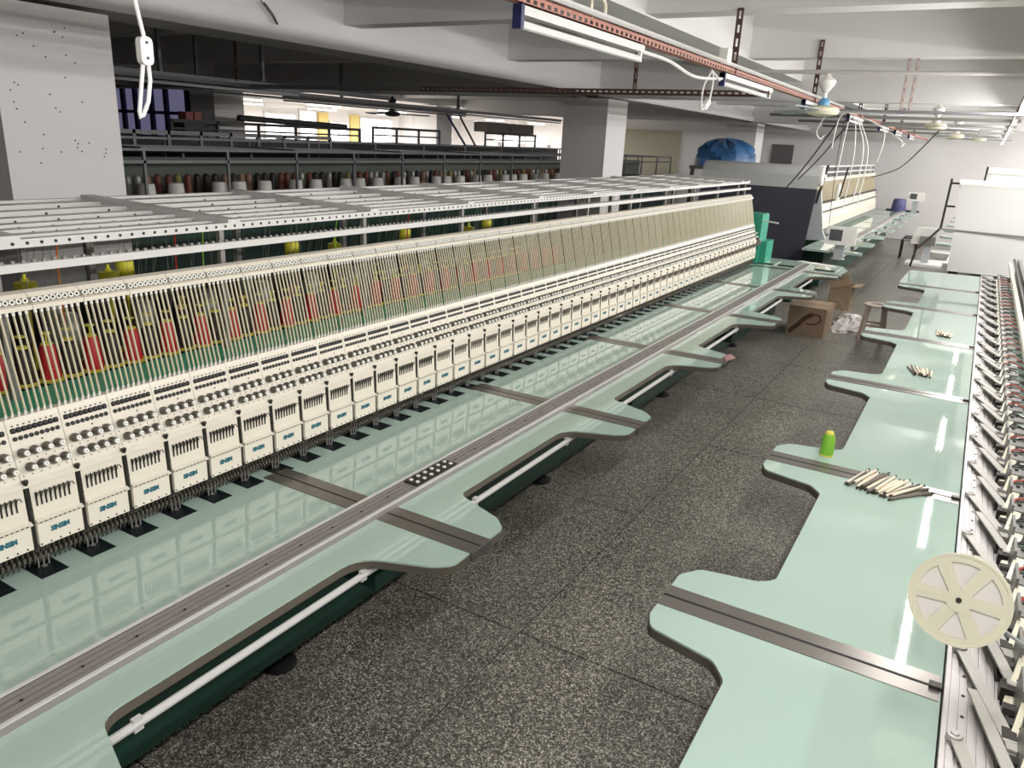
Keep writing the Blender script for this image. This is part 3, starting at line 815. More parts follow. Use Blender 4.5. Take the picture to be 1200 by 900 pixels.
for s in S2[1:]: at(MB().box(-2.2,-1.31,s-.03,s+.03,T-.001,T+.002), 'seam_strip', 'seam_metal', L2)
at(MB().prism_y(grooved(-1.728,-1.632,T-.02,T+.02,4,.01), 11.8, 22.7), 'drive_rail', 'alu', L2)
at(MB().box(-2.9,-2.0,13.1,22.6,.12,T-.05), 'machine_base', 'green_dark', L2)
at(MB().box(-1.66,-1.60,11.9,22.6,T-.14,T-.034), 'front_beam', 'frame_grey', L2)
for k in range(48):
    y = 13.1+k*.165
    h = at(MB().prism_y([(-2.42,.95),(-2.22,.95),(-2.22,1.10),(-2.235,1.16),(-2.28,1.36),(-2.42,1.36)], y, y+.160), 'sewing_head', 'cream', L2)
    at(MB().box(-2.222,-2.214,y+.01,y+.155,.95,1.07), 'lower_cover', 'cream', h)
    at(MB().box(-2.255,-2.225,y,y+.16,1.22,1.245), 'tension_knobs', 'knob', h)['kind'] = 'stuff'
at(MB().box(-2.40,-2.34,13.1,21.02,1.72,1.78), 'guide_bar', 'cream', L2)
m = MB()
for k in range(330): m.tube([(-2.36,13.12+k*.024,1.72),(-2.30,13.12+k*.024,1.40)],.0052,4)
at(m, 'thread_tubes', 'tube', L2, stuff=True)
at(MB().box(-2.44,-2.40,13.1,21.02,1.36,1.76), 'tube_backing', 'tube', L2)
at(MB().box(-2.30,-2.24,13.1,21.02,1.375,1.40), 'bead_belt', 'dark_metal', L2)
for z in (1.84, 1.94): at(MB().box(-2.44,-2.40,13.1,21.1,z,z+.03), 'rack_rail', 'white_metal', L2)
m = MB()
for k in range(150): m.cyl((-2.5-.1*(k%3),13.2+k*.052,1.74),(-2.5-.1*(k%3),13.2+k*.052,1.93),.018,n=6)
at(m, 'racked_bobbins', 'rack_dark', L2, stuff=True)
for k in range(7): at(MB().box(-2.43,-2.405,13.2+k*1.3,13.23+k*1.3,1.36,1.96), 'rack_post', 'grey_metal', L2)
at(MB().prism_y([(-2.30,.86),(-1.98,.86),(-2.05,1.0),(-2.17,1.62),(-2.24,1.62)], 12.95, 13.02), 'end_frame', 'frame_grey', L2)
at(MB().cyl((-2.21,12.93,1.42),(-2.12,12.93,2.0),.018,n=8), 'roll_post', 'dark_metal', L2, True)
at(MB().cyl((-2.06,14.1,1.48),(-2.0,14.1,1.95),.014,n=8), 'roll_post', 'dark_metal', L2, True)
at(MB().lathe((-2.12,14.3,1.42),(0,0,1),[(.03,0),(.05,.06),(.05,.2),(.02,.28)],10), 'spool_cover', 'white_plastic', L2, True)
# cloth roll at its near end and the cloth hanging from it
RO = empty('cloth_roll', (-3.1, 12.85, 1.6), 'thick pale grey cloth roll lying across the end of the far machine', 'cloth roll')
at(MB().lathe((-4.0,12.85,1.83),(1,0,0),[(.05,0),(.145,.002),(.15,.02),(.15,1.83),(.145,1.84),(.05,1.842)],32), 'rolled_cloth', 'roll_cloth', RO, True)
at(MB().lathe((-2.16,12.85,1.83),(1,0,0),[(.13,0),(.13,.012),(.03,.013),(.03,.05)],24), 'roll_end_disc', 'white_plastic', RO, True)
at(MB().prism_x([(12.70,1.83),(12.705,1.83),(12.66,1.60),(12.655,1.60)], -3.99, -2.18), 'loose_end', 'roll_cloth', RO)
m = MB(); NX, NZ = 12, 10
vs = []; fs = []
for j in range(NZ+1):
    for i in range(NX+1):
        s, t = i/NX, j/NZ
        vs.append((-3.98+1.8*s-.02*t*s, 12.64-.30*t+.012*math.sin(9*s+3*t), 1.64-1.25*t))
for j in range(NZ):
    for i in range(NX):
        a = j*(NX+1)+i; fs.append((a, a+1, a+NX+2, a+NX+1))
n_ = len(vs); vs += [(x, y+.006, z) for x, y, z in vs]; fs += [tuple(reversed([q+n_ for q in f])) for f in fs]
m.add(vs, fs)
tag(at(m, 'dark_cloth', 'dark_cloth', None, True), 'dark navy cloth hanging from the thick grey roll', 'cloth')
# blue tarpaulin heap on top of the far rack
m = MB(); vs = []; fs = []
NA, NB = 28, 10
for j in range(NB+1):
    th = (PI/2)*j/NB
    for i in range(NA):
        a = 2*PI*i/NA
        k = 1+.07*math.sin(5*a)+.07*math.sin(9*a+1.3*j)
        vs.append((-4.16+.52*k*math.cos(a)*math.cos(th)**.6, 14.4+.6*k*math.sin(a)*math.cos(th)**.6, 1.856+.44*math.sin(th)**.8*(1+.09*math.sin(7*a)+.05*math.sin(13*a))))
for j in range(NB):
    for i in range(NA): fs.append((j*NA+i, j*NA+(i+1)%NA, (j+1)*NA+(i+1)%NA, (j+1)*NA+i))
m.add(vs, fs)
tag(at(m, 'tarpaulin', 'tarp', None, True), 'blue tarpaulin heaped over a load behind the grey cloth roll', 'tarpaulin')
lt = empty('loading_stand', (-4.0, 14.4, 0), 'grey stand under the blue tarpaulin behind the rack', 'stand')
at(MB().box(-4.6,-3.4,13.8,15.0,1.80,1.855), 'stand_top', 'rack_dark', lt)
for xx in (-4.55,-3.45):
    for yy in (13.85,14.95): at(MB().box(xx-.03,xx+.03,yy-.03,yy+.03,0,1.80), 'leg', 'rack_dark', lt)
# screens on posts
def monitor(x, y, z, wd, ht, label, turn=0.0):
    o = empty('control_screen', (x, y, T), label, 'screen')
    at(MB().box(x-.06,x+.06,y-.02,y+.02,T,z-ht/2), 'stand', 'frame_grey', o)
    at(MB().box(x-.08,x+.08,y-.06,y+.06,T,T+.008), 'foot_plate', 'frame_grey', o)
    h = at(MB().prism_y(round_poly([(x-wd/2,z-ht/2),(x+wd/2,z-ht/2),(x+wd/2,z+ht/2),(x-wd/2,z+ht/2)],.02,3), y-.06, y-.02), 'housing', 'white_plastic', o)
    at(MB().box(x-wd*.38,x+wd*.04,y-.063,y-.06,z-ht*.28,z+ht*.33), 'display', 'screen', h)
    at(MB().lathe((x-wd*.45,y-.06,z),(0,-1,0),[(.012,0),(.012,.012)],10), 'rotary_knob', 'dark_metal', h, True)
    kb = MB()
    for a in range(3):
        for b in range(4): kb.box(x+wd*(.14+.1*a),x+wd*(.20+.1*a),y-.0625,y-.06,z+ht*(-.3+.16*b),z+ht*(-.22+.16*b))
    at(kb, 'key_pad', 'paper', h, stuff=True)
monitor(-1.48, 10.9, 1.155, .37, .235, 'white control screen on grey post at the end of the left table')
monitor(-1.44, 22.3, 1.24, .38, .22, 'small white control screen on the far table before the end wall')
# purple bag and blue panel near the far screen
m = MB(); m.lathe((-1.80,22.28,T),(0,0,1),[(.14,0),(.17,.05),(.16,.2),(.14,.30),(.13,.31)],10)
tag(at(m,'cloth_bag','purple',None,True),'purple bag standing on the far table beside the screen','bag')
tag(at(MB().box(-2.1,-1.34,22.5,22.68,T,T+.03),'table_board','navy'),'dark blue board lying along the end of the far table','board')
pp = MB().box(-.10,.08,-.10,.10,0,.004)
tag(at(MB().prism_z([(-1.72,10.12),(-1.45,10.0),(-1.36,10.08),(-1.50,10.2),(-1.66,10.25)],T+.0005,T+.006).prism_z([(-1.85,10.15),(-1.7,10.05),(-1.62,10.16),(-1.8,10.24)],T+.001,T+.012),'paper_sheet','white_plastic'),'crumpled white sheet lying at the end of the left table','paper')

# --- R2, behind the white sheet
R2 = empty('embroidery_machine', (0.3, 16, 0), 'far embroidery machine half hidden by the hanging white sheet', 'embroidery machine')
for k in range(7):
    a = 11.75+1.45*k; b = a+1.45
    pts = [(.16,a+.003),(.16,b-.003),(-.53,b-.003),(-.53,b-.16),(-.49,b-.2),(-.26,b-.28),(-.26,a+.28),(-.49,a+.2),(-.53,a+.16),(-.53,a+.003)]
    at(MB().prism_z(round_poly(pts,[0,0,0,.04,.04,.05,.05,.04,.04,0],3),T-.03,T),'table_panel','laminate' if k else 'white_metal',R2)
at(MB().box(.1,.9,11.8,21.5,.12,T-.04),'machine_base','green_dark',R2)
at(MB().box(-.2,-.1,11.4,21.5,.66,T-.034),'front_beam','dark_metal',R2)
for k in range(5):
    ft = at(MB().cyl((-.2,11.6+2.2*k,0),(-.2,11.6+2.2*k,.70),.03,n=8),'leg','dark_metal',R2)
at(MB().prism_y([(.45,1.08),(.7,1.08),(.7,1.6),(.5,1.6)],12.3,16.2),'sewing_heads','cream',R2)['kind']='stuff'
SR = empty('sheet_roll', (.25, 11.45, 1.2), 'slim white cloth roll with a sheet hanging down at right', 'cloth roll')
at(MB().lathe((-.285,11.45,1.885),(1,0,0),[(.02,0),(.05,.002),(.05,1.25),(.02,1.252)],20),'rolled_cloth','white_plastic',SR,True)
m = MB(); vs=[]; fs=[]; NX,NZ=20,14
for j in range(NZ+1):
    for i in range(NX+1):
        s,t=i/NX,j/NZ
        vs.append((-.265+.05*t*(1-s)+1.2*s, 11.40-.04*t+.012*math.sin(7*s+6*t)*t, 1.86-1.06*t))
for j in range(NZ):
    for i in range(NX):
        a=j*(NX+1)+i; fs.append((a,a+1,a+NX+2,a+NX+1))
n_=len(vs); vs+=[(x,y+.004,z) for x,y,z in vs]; fs+=[tuple(reversed([q+n_ for q in f])) for f in fs]
m.add(vs,fs); at(m,'hanging_sheet','sheet',SR,True)
at(MB().bar((-.39,11.38,1.315),(.95,11.34,1.305),.02,.02),'sheet_rail','grey_metal',SR)
at(MB().cyl((-.39,11.45,1.30),(-.38,11.46,1.94),.014,n=8),'roll_post','dark_metal',SR,True)
at(MB().bar((-.39,11.45,1.32),(-.60,11.0,1.06),.02,.02).bar((-.60,11.0,1.06),(-.62,10.9,.86),.02,.02),'bent_arm','dark_metal',SR)
for z in (1.885,1.60): at(MB().cyl((-.38,11.46,z),(-.28,11.45,z),.012,n=8),'roll_peg','dark_metal',SR,True)
SR2 = empty('sheet_roll', (.4, 16.5, 1.3), 'farther slim white cloth roll above the hanging sheet', 'cloth roll')
at(MB().lathe((.0,16.5,2.0),(1,0,0),[(.02,0),(.065,.002),(.065,1.1),(.02,1.102)],16),'rolled_cloth','white_plastic',SR2,True)
at(MB().box(.02,1.0,16.46,16.465,1.2,1.98),'hanging_sheet','sheet',SR2)
at(MB().cyl((-.05,16.5,1.2),(-.03,16.5,2.08),.016,n=8),'roll_post','dark_metal',SR2,True)
# white control box with back to us on R2's table
CB = empty('control_box', (-.50, 11.55, T), 'white control box on grey post beside the hanging sheet', 'control box')
at(MB().box(-.545,-.455,11.53,11.57,T,1.13),'stand','frame_grey',CB)
at(MB().prism_y(round_poly([(-.72,1.08),(-.40,1.08),(-.42,1.30),(-.66,1.30)],.03,3),11.56,11.62),'housing','white_plastic',CB)
at(MB().box(-.60,-.42,11.50,11.56,1.08,1.19),'rear_motor','grey_metal',CB)
at(MB().box(-.72,-.29,11.35,11.74,T-.03,T),'end_table','white_metal',R2)

# ================================================================== THINGS ON THE RIGHT TABLE
o = empty('thread_spool', (-.383, 3.545, T), 'bright green spool of thread standing on the right table', 'thread spool')
at(MB().lathe((-.383,3.545,T),(0,0,1),[(.031,0),(.031,.005),(.029,.006)],20),'base_flange','yellow',o,True)
at(MB().lathe((-.383,3.545,T+.006),(0,0,1),[(.029,0),(.030,.01),(.0275,.078),(.020,.098)],20),'wound_thread','lime',o,True)
at(MB().lathe((-.383,3.545,T+.104),(0,0,1),[(.020,0),(.015,.010),(.012,.012)],16),'top_cap','yellow',o,True)
def stick_mesh(L, body):
    m = MB(); m.mi = 0; m.lathe((-L/2,0,.0064),(1,0,0),[(.0056,0),(.0064,.004),(.0064,L*.90),(.0050,L*.92)],7)
    m.mi = 1; m.lathe((-L/2-.012,0,.0064),(1,0,0),[(.003,0),(.0052,.002),(.0052,.012)],7).lathe((L*.42,0,.0064),(1,0,0),[(.0046,0),(.0046,L*.06),(.003,L*.08)],7)
    return m.mesh([body,'stick_tip'], True, name='bobbin_stick')
SM = {0: stick_mesh(.17,'stick'), 1: stick_mesh(.18,'stick_grey')}
rnd = random.Random(3)
def bundle(cx, cy, n, spread, ang, lab, grp, s=1.0, dirv=(1,0)):
    for i in range(n):
        t = (i-(n-1)/2)/n
        lay = 1 if (i % 4 == 2 and n > 8) else 0
        a = ang+rnd.uniform(-.10,.10)-t*.25
        k = 1 if rnd.random() < .10 else 0
        o = link('bobbin_stick', SM[k], None, (cx+dirv[0]*t*spread+rnd.uniform(-.008,.008), cy+dirv[1]*t*spread+rnd.uniform(-.008,.008), T+.0005+lay*.0125), (0,0,a))
        o.scale = (s,1,1)
        tag(o, lab, 'bobbin stick', grp)
bundle(-.125, 3.335, 19, .215, 1.22, 'pale wooden stick in the large heap near the green spool', 'sticks in the heap by the green spool', 1.3, (.93,-.25))
for dx, dy, a in ((.07,.05,.92),(.085,.02,.86),(.06,.0,.98)):
    o = link('bobbin_stick', SM[1], None, (-.115+dx+.03, 3.315+dy-.04, T+.0005), (0,0,a)); o.scale = (1.1,1,1)
    tag(o, 'dark grey bobbin stick at the right end of the large heap', 'bobbin stick', 'dark sticks of the large heap')
bundle(-.125, 5.42, 18, .125, 1.72, 'pale bobbin stick in the middle heap on the right table', 'sticks in the middle heap', 1.05, (1,-.1))
bundle(-.055, 6.80, 14, .105, 1.60, 'pale bobbin stick in the farthest heap on the right table', 'sticks in the farthest heap', 1.1, (1,-.1))

# ================================================================== ON THE FLOOR
def carton(x0, x1, y0, y1, h, label, rot=0.0):
    o = empty('carton', ((x0+x1)/2,(y0+y1)/2,0), label, 'carton')
    t = .006
    at(MB().box(x0,x1,y0,y0+t,0,h),'front_panel','card',o); at(MB().box(x0,x1,y1-t,y1,0,h),'rear_panel','card',o)
    at(MB().box(x0,x0+t,y0+t,y1-t,0,h),'side_panel','card',o); at(MB().box(x1-t,x1,y0+t,y1-t,0,h),'side_panel','card',o)
    at(MB().box(x0+t,x1-t,y0+t,y1-t,0,t),'bottom','card_in',o)
    return o
c1 = carton(-1.785,-1.345,9.80,10.35,.36,'brown carton with dark printed swoosh standing near the left table end')
at(MB().box(-1.785,-1.345,9.80,10.07,.36,.364),'flap','card',c1)
at(MB().bar((-1.57,10.08,.364),(-1.57,10.35,.364),.43,.004),'flap','card',c1)
sw = MB()
pts = [(-1.755,.03),(-1.66,.13),(-1.58,.23),(-1.50,.285),(-1.42,.28),(-1.395,.22),(-1.44,.17),(-1.52,.155),(-1.565,.165)]
for i in range(len(pts)-1):
    a, b = pts[i], pts[i+1]
    sw.bar((a[0],9.7985,a[1]),(b[0],9.7985,b[1]),.001,.055 if i < 3 else .016,(0,0,1) if abs(b[0]-a[0])>abs(b[1]-a[1])*.2 else (1,0,0))
at(sw,'printed_mark','print_brown',c1)
c2 = carton(-1.66,-1.36,11.95,12.35,.34,'open brown carton with raised flap behind the printed carton')
at(MB().prism_y([(-1.655,.30),(-1.37,.36),(-1.42,.50),(-1.52,.60),(-1.58,.53),(-1.68,.46)],11.93,11.94),'flap','card',c2)
at(MB().prism_y([(-1.74,.42),(-1.46,.48),(-1.56,.625),(-1.60,.62)],11.90,11.91),'flap','card',c2)
at(MB().bar((-1.36,12.15,.34),(-1.24,12.15,.36),.40,.005),'flap','card',c2)
m = MB(); vs=[]; fs=[]; NA,NB=22,6
rb = random.Random(5)
for j in range(NB+1):
    th=(PI/2)*j/NB
    for i in range(NA):
        a=2*PI*i/NA; k=1+.12*math.sin(3*a+1)+.10*rb.uniform(-1,1)
        vs.append((-1.20+.22*k*math.cos(a)*math.cos(th), 10.95+.60*k*math.sin(a)*math.cos(th), .09*math.sin(th)*(1+.35*rb.uniform(-1,1))))
for j in range(NB):
    for i in range(NA): fs.append((j*NA+i,j*NA+(i+1)%NA,(j+1)*NA+(i+1)%NA,(j+1)*NA+i))
m.add(vs,fs); tag(at(m,'sack','bag'),'crumpled pale sack lying on the floor between carton and stool','sack')
m = MB().tube([(-1.42,10.9,.35),(-1.33,10.9,.30),(-1.28,10.88,.16),(-1.33,10.8,.06),(-1.42,10.85,.10),(-1.40,10.95,.26)],.006,6)
tag(at(m,'cord_loop','card',None,True),'loose brown cord looping over the sack beside the carton','cord')
m = MB(); vs=[]; fs=[]
for j in range(5):
    th=(PI/2)*j/4
    for i in range(12):
        a=2*PI*i/12; k_=1+.15*math.sin(3*a+j)
        vs.append((-1.222+.035*k_*math.cos(a)*math.cos(th), 4.91+.065*k_*math.sin(a)*math.cos(th), T+.0035+.022*math.sin(th)))
for j in range(4):
    for i in range(12): fs.append((j*12+i,j*12+(i+1)%12,(j+1)*12+(i+1)%12,(j+1)*12+i))
m.add(vs,fs); tag(at(m,'rag','rag_pink',None,True),'small dusty pink rag on the tip of a left table tab','rag')
# plastic stool
ST = empty('stool', (-.845, 10.18, 0), 'brown plastic stool under the tip of the right table', 'stool')
sx, sy_, sh = -.845, 10.18, .455
at(MB().lathe((sx,sy_,sh-.03),(0,0,1),[(.135,0),(.15,.01),(.15,.022),(.135,.03),(.085,.030),(.08,.02),(.0801,.0)],28),'seat','stool_plastic',ST,True)
for i in range(4):
    a = PI/4+i*PI/2
    tx, ty = sx+.125*math.cos(a), sy_+.125*math.sin(a); bx_, by_ = sx+.185*math.cos(a), sy_+.185*math.sin(a)
    at(MB().bar((bx_,by_,0),(tx,ty,sh-.03),.05,.022,(math.cos(a),math.sin(a),0)),'leg','stool_plastic',ST)
b = MB()
for i in range(4):
    a, c = PI/4+i*PI/2, PI/4+(i+1)*PI/2; r = .16
    b.bar((sx+r*math.cos(a),sy_+r*math.sin(a),.20),(sx+r*math.cos(c),sy_+r*math.sin(c),.20),.014,.03)
at(b,'stretcher','stool_plastic',ST)
# tube stand and red tub by the end wall
TS = empty('tube_stand', (-1.2, 19.5, 0), 'black bent-tube stand near the far table tips', 'stand')
for yy in (19.3, 19.75):
    at(MB().tube([(-1.36,yy,0),(-1.36,yy,.42),(-1.33,yy,.47),(-1.10,yy,.47),(-1.07,yy,.43),(-1.07,yy,0)],.016,6),'frame_loop','dark_metal',TS,True)
at(MB().box(-1.36,-1.08,19.3,19.75,.40,.42),'shelf','rack_dark',TS)
tb = MB().lathe((-1.15,22.9,0),(0,0,1),[(.16,0),(.2,.1),(.21,.14),(.19,.14)],14)
tag(at(tb,'tub','red_box',None,True),'red plastic tub on the floor near the end wall','tub')

# ================================================================== CEILING FIXTURES
def slotted(name, a, b, wd, m_, par, axis, pitch=.05, slots=True):
    """angle iron with a row of slots, running along axis"""
    mb = MB(); x0,y0,z0 = a
    if axis == 'y':
        L = b[1]-a[1]; n = max(1,int(L/pitch)) if slots else 1
        mb.box(x0, x0+wd, a[1], b[1], z0, z0+.003)
        if slots:
            for q0, q1 in ((z0, z0+wd*.34), (z0+wd*.66, z0+wd)): mb.box(x0, x0+.003, a[1], b[1], q0, q1)
            for i in range(n+1): 
                yy = a[1]+L*i/n; mb.box(x0, x0+.003, max(a[1],yy-pitch*.22), min(b[1],yy+pitch*.22), z0+wd*.34, z0+wd*.66)
        else: mb.box(x0, x0+.003, a[1], b[1], z0, z0+wd)
    elif axis == 'x':
        L = b[0]-a[0]; n = max(1,int(L/pitch)) if slots else 1
        mb.box(a[0], b[0], y0, y0+wd, z0, z0+.003)
        if slots:
            for q0, q1 in ((z0, z0+wd*.34), (z0+wd*.66, z0+wd)): mb.box(a[0], b[0], y0, y0+.003, q0, q1)
            for i in range(n+1):
                xx = a[0]+L*i/n; mb.box(max(a[0],xx-pitch*.22), min(b[0],xx+pitch*.22), y0, y0+.003, z0+wd*.34, z0+wd*.66)
        else: mb.box(a[0], b[0], y0, y0+.003, z0, z0+wd)
    else:
        L = b[2]-a[2]; n = max(1,int(L/pitch))
        for q0, q1 in ((x0, x0+wd*.32), (x0+wd*.68, x0+wd)): mb.box(q0, q1, y0, y0+.003, a[2], b[2])
        for i in range(n+1):
            zz = a[2]+L*i/n; mb.box(x0+wd*.32, x0+wd*.68, y0, y0+.003, max(a[2],zz-pitch*.24), min(b[2],zz+pitch*.24))
        mb.box(x0, x0+.003, y0, y0+wd, a[2], b[2])
    return at(mb, name, m_, par)

LX, LZ = -1.455, 2.585
RAIL = empty('light_rail', (LX, 9, LZ), 'slotted rust-brown rail hung from the ceiling along the left side of the aisle', 'light rail')
slotted('slotted_angle', (LX, -1, LZ), (LX, 9.0, LZ), .045, 'rust', RAIL, 'y')
slotted('slotted_angle', (LX, 9.0, LZ), (LX, 22.5, LZ), .045, 'rust', RAIL, 'y', slots=False)
for (yy, x_, zt) in ((-.1,LX,2.96),(5.02,LX-.03,2.97),(7.55,LX-.02,3.1),(10.25,LX,2.9),(12.7,LX,2.96),(15.2,LX,2.96),(17.9,LX,2.74)):
    slotted('hanger', (x_, yy, LZ), (x_, yy, zt), .04, 'rust_dark', RAIL, 'z', .07)
at(MB().tube([(LX+.03,-1,LZ+.05),(LX+.03,4,LZ+.052),(LX+.03,9,LZ+.05)],.012,6),'conduit','white_metal',RAIL,True)
SR_ = MB()
for yq, zt in ((5.55,2.95),): pass
CR = empty('cross_rail', (-4, 5.6, 2.5), 'rust-brown slotted rail crossing below the ceiling toward the dark hall', 'light rail')
slotted('slotted_angle', (-4.4, 5.72, 2.515), (-1.40, 5.72, 2.515), .04, 'rust_dark', CR, 'x')
slotted('slotted_angle', (-11.5, 5.72, 2.515), (-4.4, 5.72, 2.515), .04, 'rack_dark', CR, 'x', slots=False)
slotted('hanger', (-2.42, 5.74, 2.54), (-2.42, 5.74, 3.36), .03, 'rust_dark', CR, 'z', .07)
slotted('hanger', (-6.8, 5.74, 2.54), (-6.8, 5.74, 3.36), .03, 'rust_dark', CR, 'z', .07)

def lamp(x, y0, y1, z, m_, label, group=None, housing='white_metal', cap='navy', n=8, end_cap=True):
    o = empty('fluorescent_lamp', (x, (y0+y1)/2, z), label, 'lamp', group)
    at(MB().box(x-.016,x+.016,y0,y1,z,z+.028),'lamp_housing',housing,o)
    at(MB().cyl((x,y0+.025,z-.028),(x,y1-.025,z-.028),.014,n=n),'lamp_tube',m_,o,True)
    for yy in ((y0, y1-.02) if end_cap else (y0,)): at(MB().box(x-.017,x+.017,yy,yy+.02,z-.043,z+.030),'lamp_holder',cap,o)
    if m_ in ('tube_on', 'tube_bright'):
        for sg in ((-1, 1) if m_ == 'tube_on' else (0,)):
            ld = bpy.data.lights.new('tube_light', 'AREA'); ld.shape = 'RECTANGLE'; ld.size = .022; ld.size_y = y1-y0-.08
            ld.energy = (LAMP*.76 if x < 1 else LAMP*1.35) if m_ == 'tube_on' else LAMP_BRIGHT   # right machine's row dimmed, out-of-frame rows boosted to balance brightness
            ld.color = (1, .985, .965)
            lo = bpy.data.objects.new('tube_light', ld); COL.objects.link(lo); lo.parent = o
            lo.location = (sg*.016, 0, -.030 if sg else -.046)
            lo.rotation_euler = (0, -sg*math.radians(54), 0)
    if not end_cap: at(MB().box(x-.008,x+.008,y1-.02,y1-.005,z-.04,z),'end_clip',housing,o)
    return o
wh = ['nearest unlit fluorescent lamp under the rust-brown rail','second unlit fluorescent lamp along the rust-brown rail','third unlit fluorescent lamp just before the ceiling fan','fourth unlit fluorescent lamp on the rail, behind the near fan','fifth unlit fluorescent lamp along the rust-brown rail','last but one unlit fluorescent lamp on the rust-brown rail','farthest unlit fluorescent lamp on the rust-brown rail']
for k, (a, b) in enumerate(((2.36,3.44),(4.68,5.85),(7.0,8.15),(9.4,10.5),(12.2,13.3),(14.3,15.4),(16.8,17.9))):
    lamp(LX+.03, a, b, LZ-.036, 'tube_off', wh[k], end_cap=False)
# lit lamps over the right machine and out of frame
lit_lab = ['lit fluorescent lamp over the right machine, %s' % q for q in ('far end of its row','next before the far end','third from the far end','fourth from the far end','nearest in view')]
def row(x, ys, z=2.60, m_='tube_on', lab=None, grp=None):
    for k, y in enumerate(ys):
        lamp(x, y, y+1.2, z, m_, lab or 'lit fluorescent lamp in the ceiling row', grp, cap='white_plastic', n=6)
row(.13, [-2.4, .1, 2.3, 4.75, 6.55, 9.15, 11.4, 13.6, 16.0, 18.4, 20.8], lab='lit fluorescent lamp hung over the right machine', grp='lit lamps over the right machine')
row(3.6, [-3, 0, 3, 6, 9, 12, 15, 18, 21], lab='lit fluorescent lamp outside on the right', grp='lit lamps right of the picture')
row(1.9, [9.6, 12, 14.4, 16.8, 19.2, 21.6], lab='lit fluorescent lamp over the half-hidden far machine', grp='lit lamps over the far right machine')
slotted('lit_rail', (.12,-1,2.64), (.12,22.5,2.64), .045, 'rust_dark', None, 'y', slots=False)
tag(bpy.data.objects['lit_rail'], 'rust-brown rail carrying the lit lamps over the right machine', 'light rail')
# cross rails and a pipe farther along the hall
o = slotted('cross_rail', (-1.44, 7.72, 2.525), (.2, 7.72, 2.525), .025, 'rack_dark', None, 'x', slots=False); tag(o, 'thin grey rail crossing the aisle below the two tall hangers', 'light rail')
for k, y in enumerate((10.8, 12.6, 14.6, 16.8)):
    o = slotted('cross_rail', (-2.6, y, 2.60), (.2, y, 2.60), .035, 'grey_metal', None, 'x', slots=False)
    tag(o, ['nearest','second','third','farthest'][k]+' of the grey rails crossing the far part of the aisle', 'light rail')
o = at(MB().cyl((-2.08,7.45,2.835),(3.0,7.45,2.80),.017,n=8),'ceiling_pipe','pipe',None,True); tag(o,'thin grey pipe crossing the ceiling above the near fan','pipe')
for k,(x,y) in enumerate(((-.765,7.70),(-.70,7.70))):
    o = slotted('hanger', (x, y, 2.55), (x, y, 2.96), .022, 'rust_pale', None, 'z', .07)
    tag(o, ['left','right'][k]+' of the two tall slotted hangers right of the near fan', 'hanger')

def fan(x, y, z, zt, label, rotb=0.3, canopy='white_plastic', s=1.0):
    o = empty('ceiling_fan', (x,y,z), label, 'ceiling fan')
    at(MB().lathe((x,y,zt-.16),(0,0,1),[(.018,0),(.035,.02),(.068,.07),(.074,.10),(.06,.115),(.03,.13),(.012,.16)],18),'canopy',canopy,o,True)
    at(MB().cyl((x,y,z+.09),(x,y,zt-.15),.017,n=8),'rod',canopy,o,True)
    at(MB().lathe((x,y,z+.06),(0,0,1),[(.05,0),(.05,.03),(.03,.05),(.025,.06)],14),'collar','sky_blue' if canopy=='white_plastic' and s==1.0 else canopy,o,True)
    at(MB().lathe((x,y,z-.03),(0,0,1),[(.05,0),(.12,.015),(.14,.04),(.13,.07),(.06,.09)],20),'motor','ivory' if canopy=='white_plastic' else canopy,o,True)
    for k in range(3):
        a = rotb+k*2*PI/3
        c, s_ = math.cos(a), math.sin(a)
        pr = [(.12,-.02),(.2,-.06),(.62,-.075),(.66,-.05),(.66,.05),(.62,.07),(.2,.055),(.12,.02)]
        b = MB(); n = len(pr)
        vs = [(x+u*c-v*s_, y+u*s_+v*c, z+.01+v*.15) for u,v in pr]+[(x+u*c-v*s_, y+u*s_+v*c, z+.016+v*.15) for u,v in pr]
        b.add(vs,[tuple(range(n-1,-1,-1)),tuple(range(n,2*n))]+[(i,(i+1)%n,(i+1)%n+n,i+n) for i in range(n)])
        at(b,'blade',canopy if canopy!='white_plastic' else 'frame_grey',o)
fan(-1.345, 7.45, 2.50, 2.82, 'nearest white ceiling fan with blue collar hung from the grey pipe')
fan(-.72, 12.0, 2.56, 2.85, 'second white ceiling fan, beyond the two tall hangers', 0.8, s=.9)
fan(-.62, 16.0, 2.55, 2.85, 'white ceiling fan third along the aisle', 0.1, s=.9)
fan(-.30, 18.2, 2.56, 2.85, 'farthest white ceiling fan over the aisle', 0.5, s=.9)
fan(-9.0, 10.9, 2.45, 2.75, 'dark ceiling fan in the unlit hall before the bright windows', .9, 'rack_black', .9)

# cords and cables
def cable(pts, r, m_, label, name='cable', cat='cable', grp=None, n=6):
    P_ = [Vector(p) for p in pts]; out = []
    for i in range(len(P_)-1):            # Catmull-Rom
        p0,p1,p2,p3 = P_[max(i-1,0)],P_[i],P_[i+1],P_[min(i+2,len(P_)-1)]
        for k in range(6):
            t = k/6
            out.append(.5*((2*p1)+(p2-p0)*t+(2*p0-5*p1+4*p2-p3)*t*t+(3*p1-p0-3*p2+p3)*t**3))
    out.append(P_[-1])
    o = at(MB().tube(out, r, n), name, m_, None, True); tag(o, label, cat, grp); return o
PX = LX
pe = empty('cord_switch', (PX, 1.0, 2.16), 'white inline switch hanging on its cord before the near column', 'switch')
at(MB().tube([(PX,.985,2.60),(PX,.992,2.46),(PX,1.003,2.37),(PX,1.014,2.312)],.004,8),'cord','cord_white',pe,True)
m = MB()
n=14; prof=[(.0215*math.cos(2*PI*i/n)*0+ (.012 if abs(math.sin(2*PI*i/n))<.9 else .008)*math.copysign(1,math.cos(2*PI*i/n)) , 0) for i in range(n)]
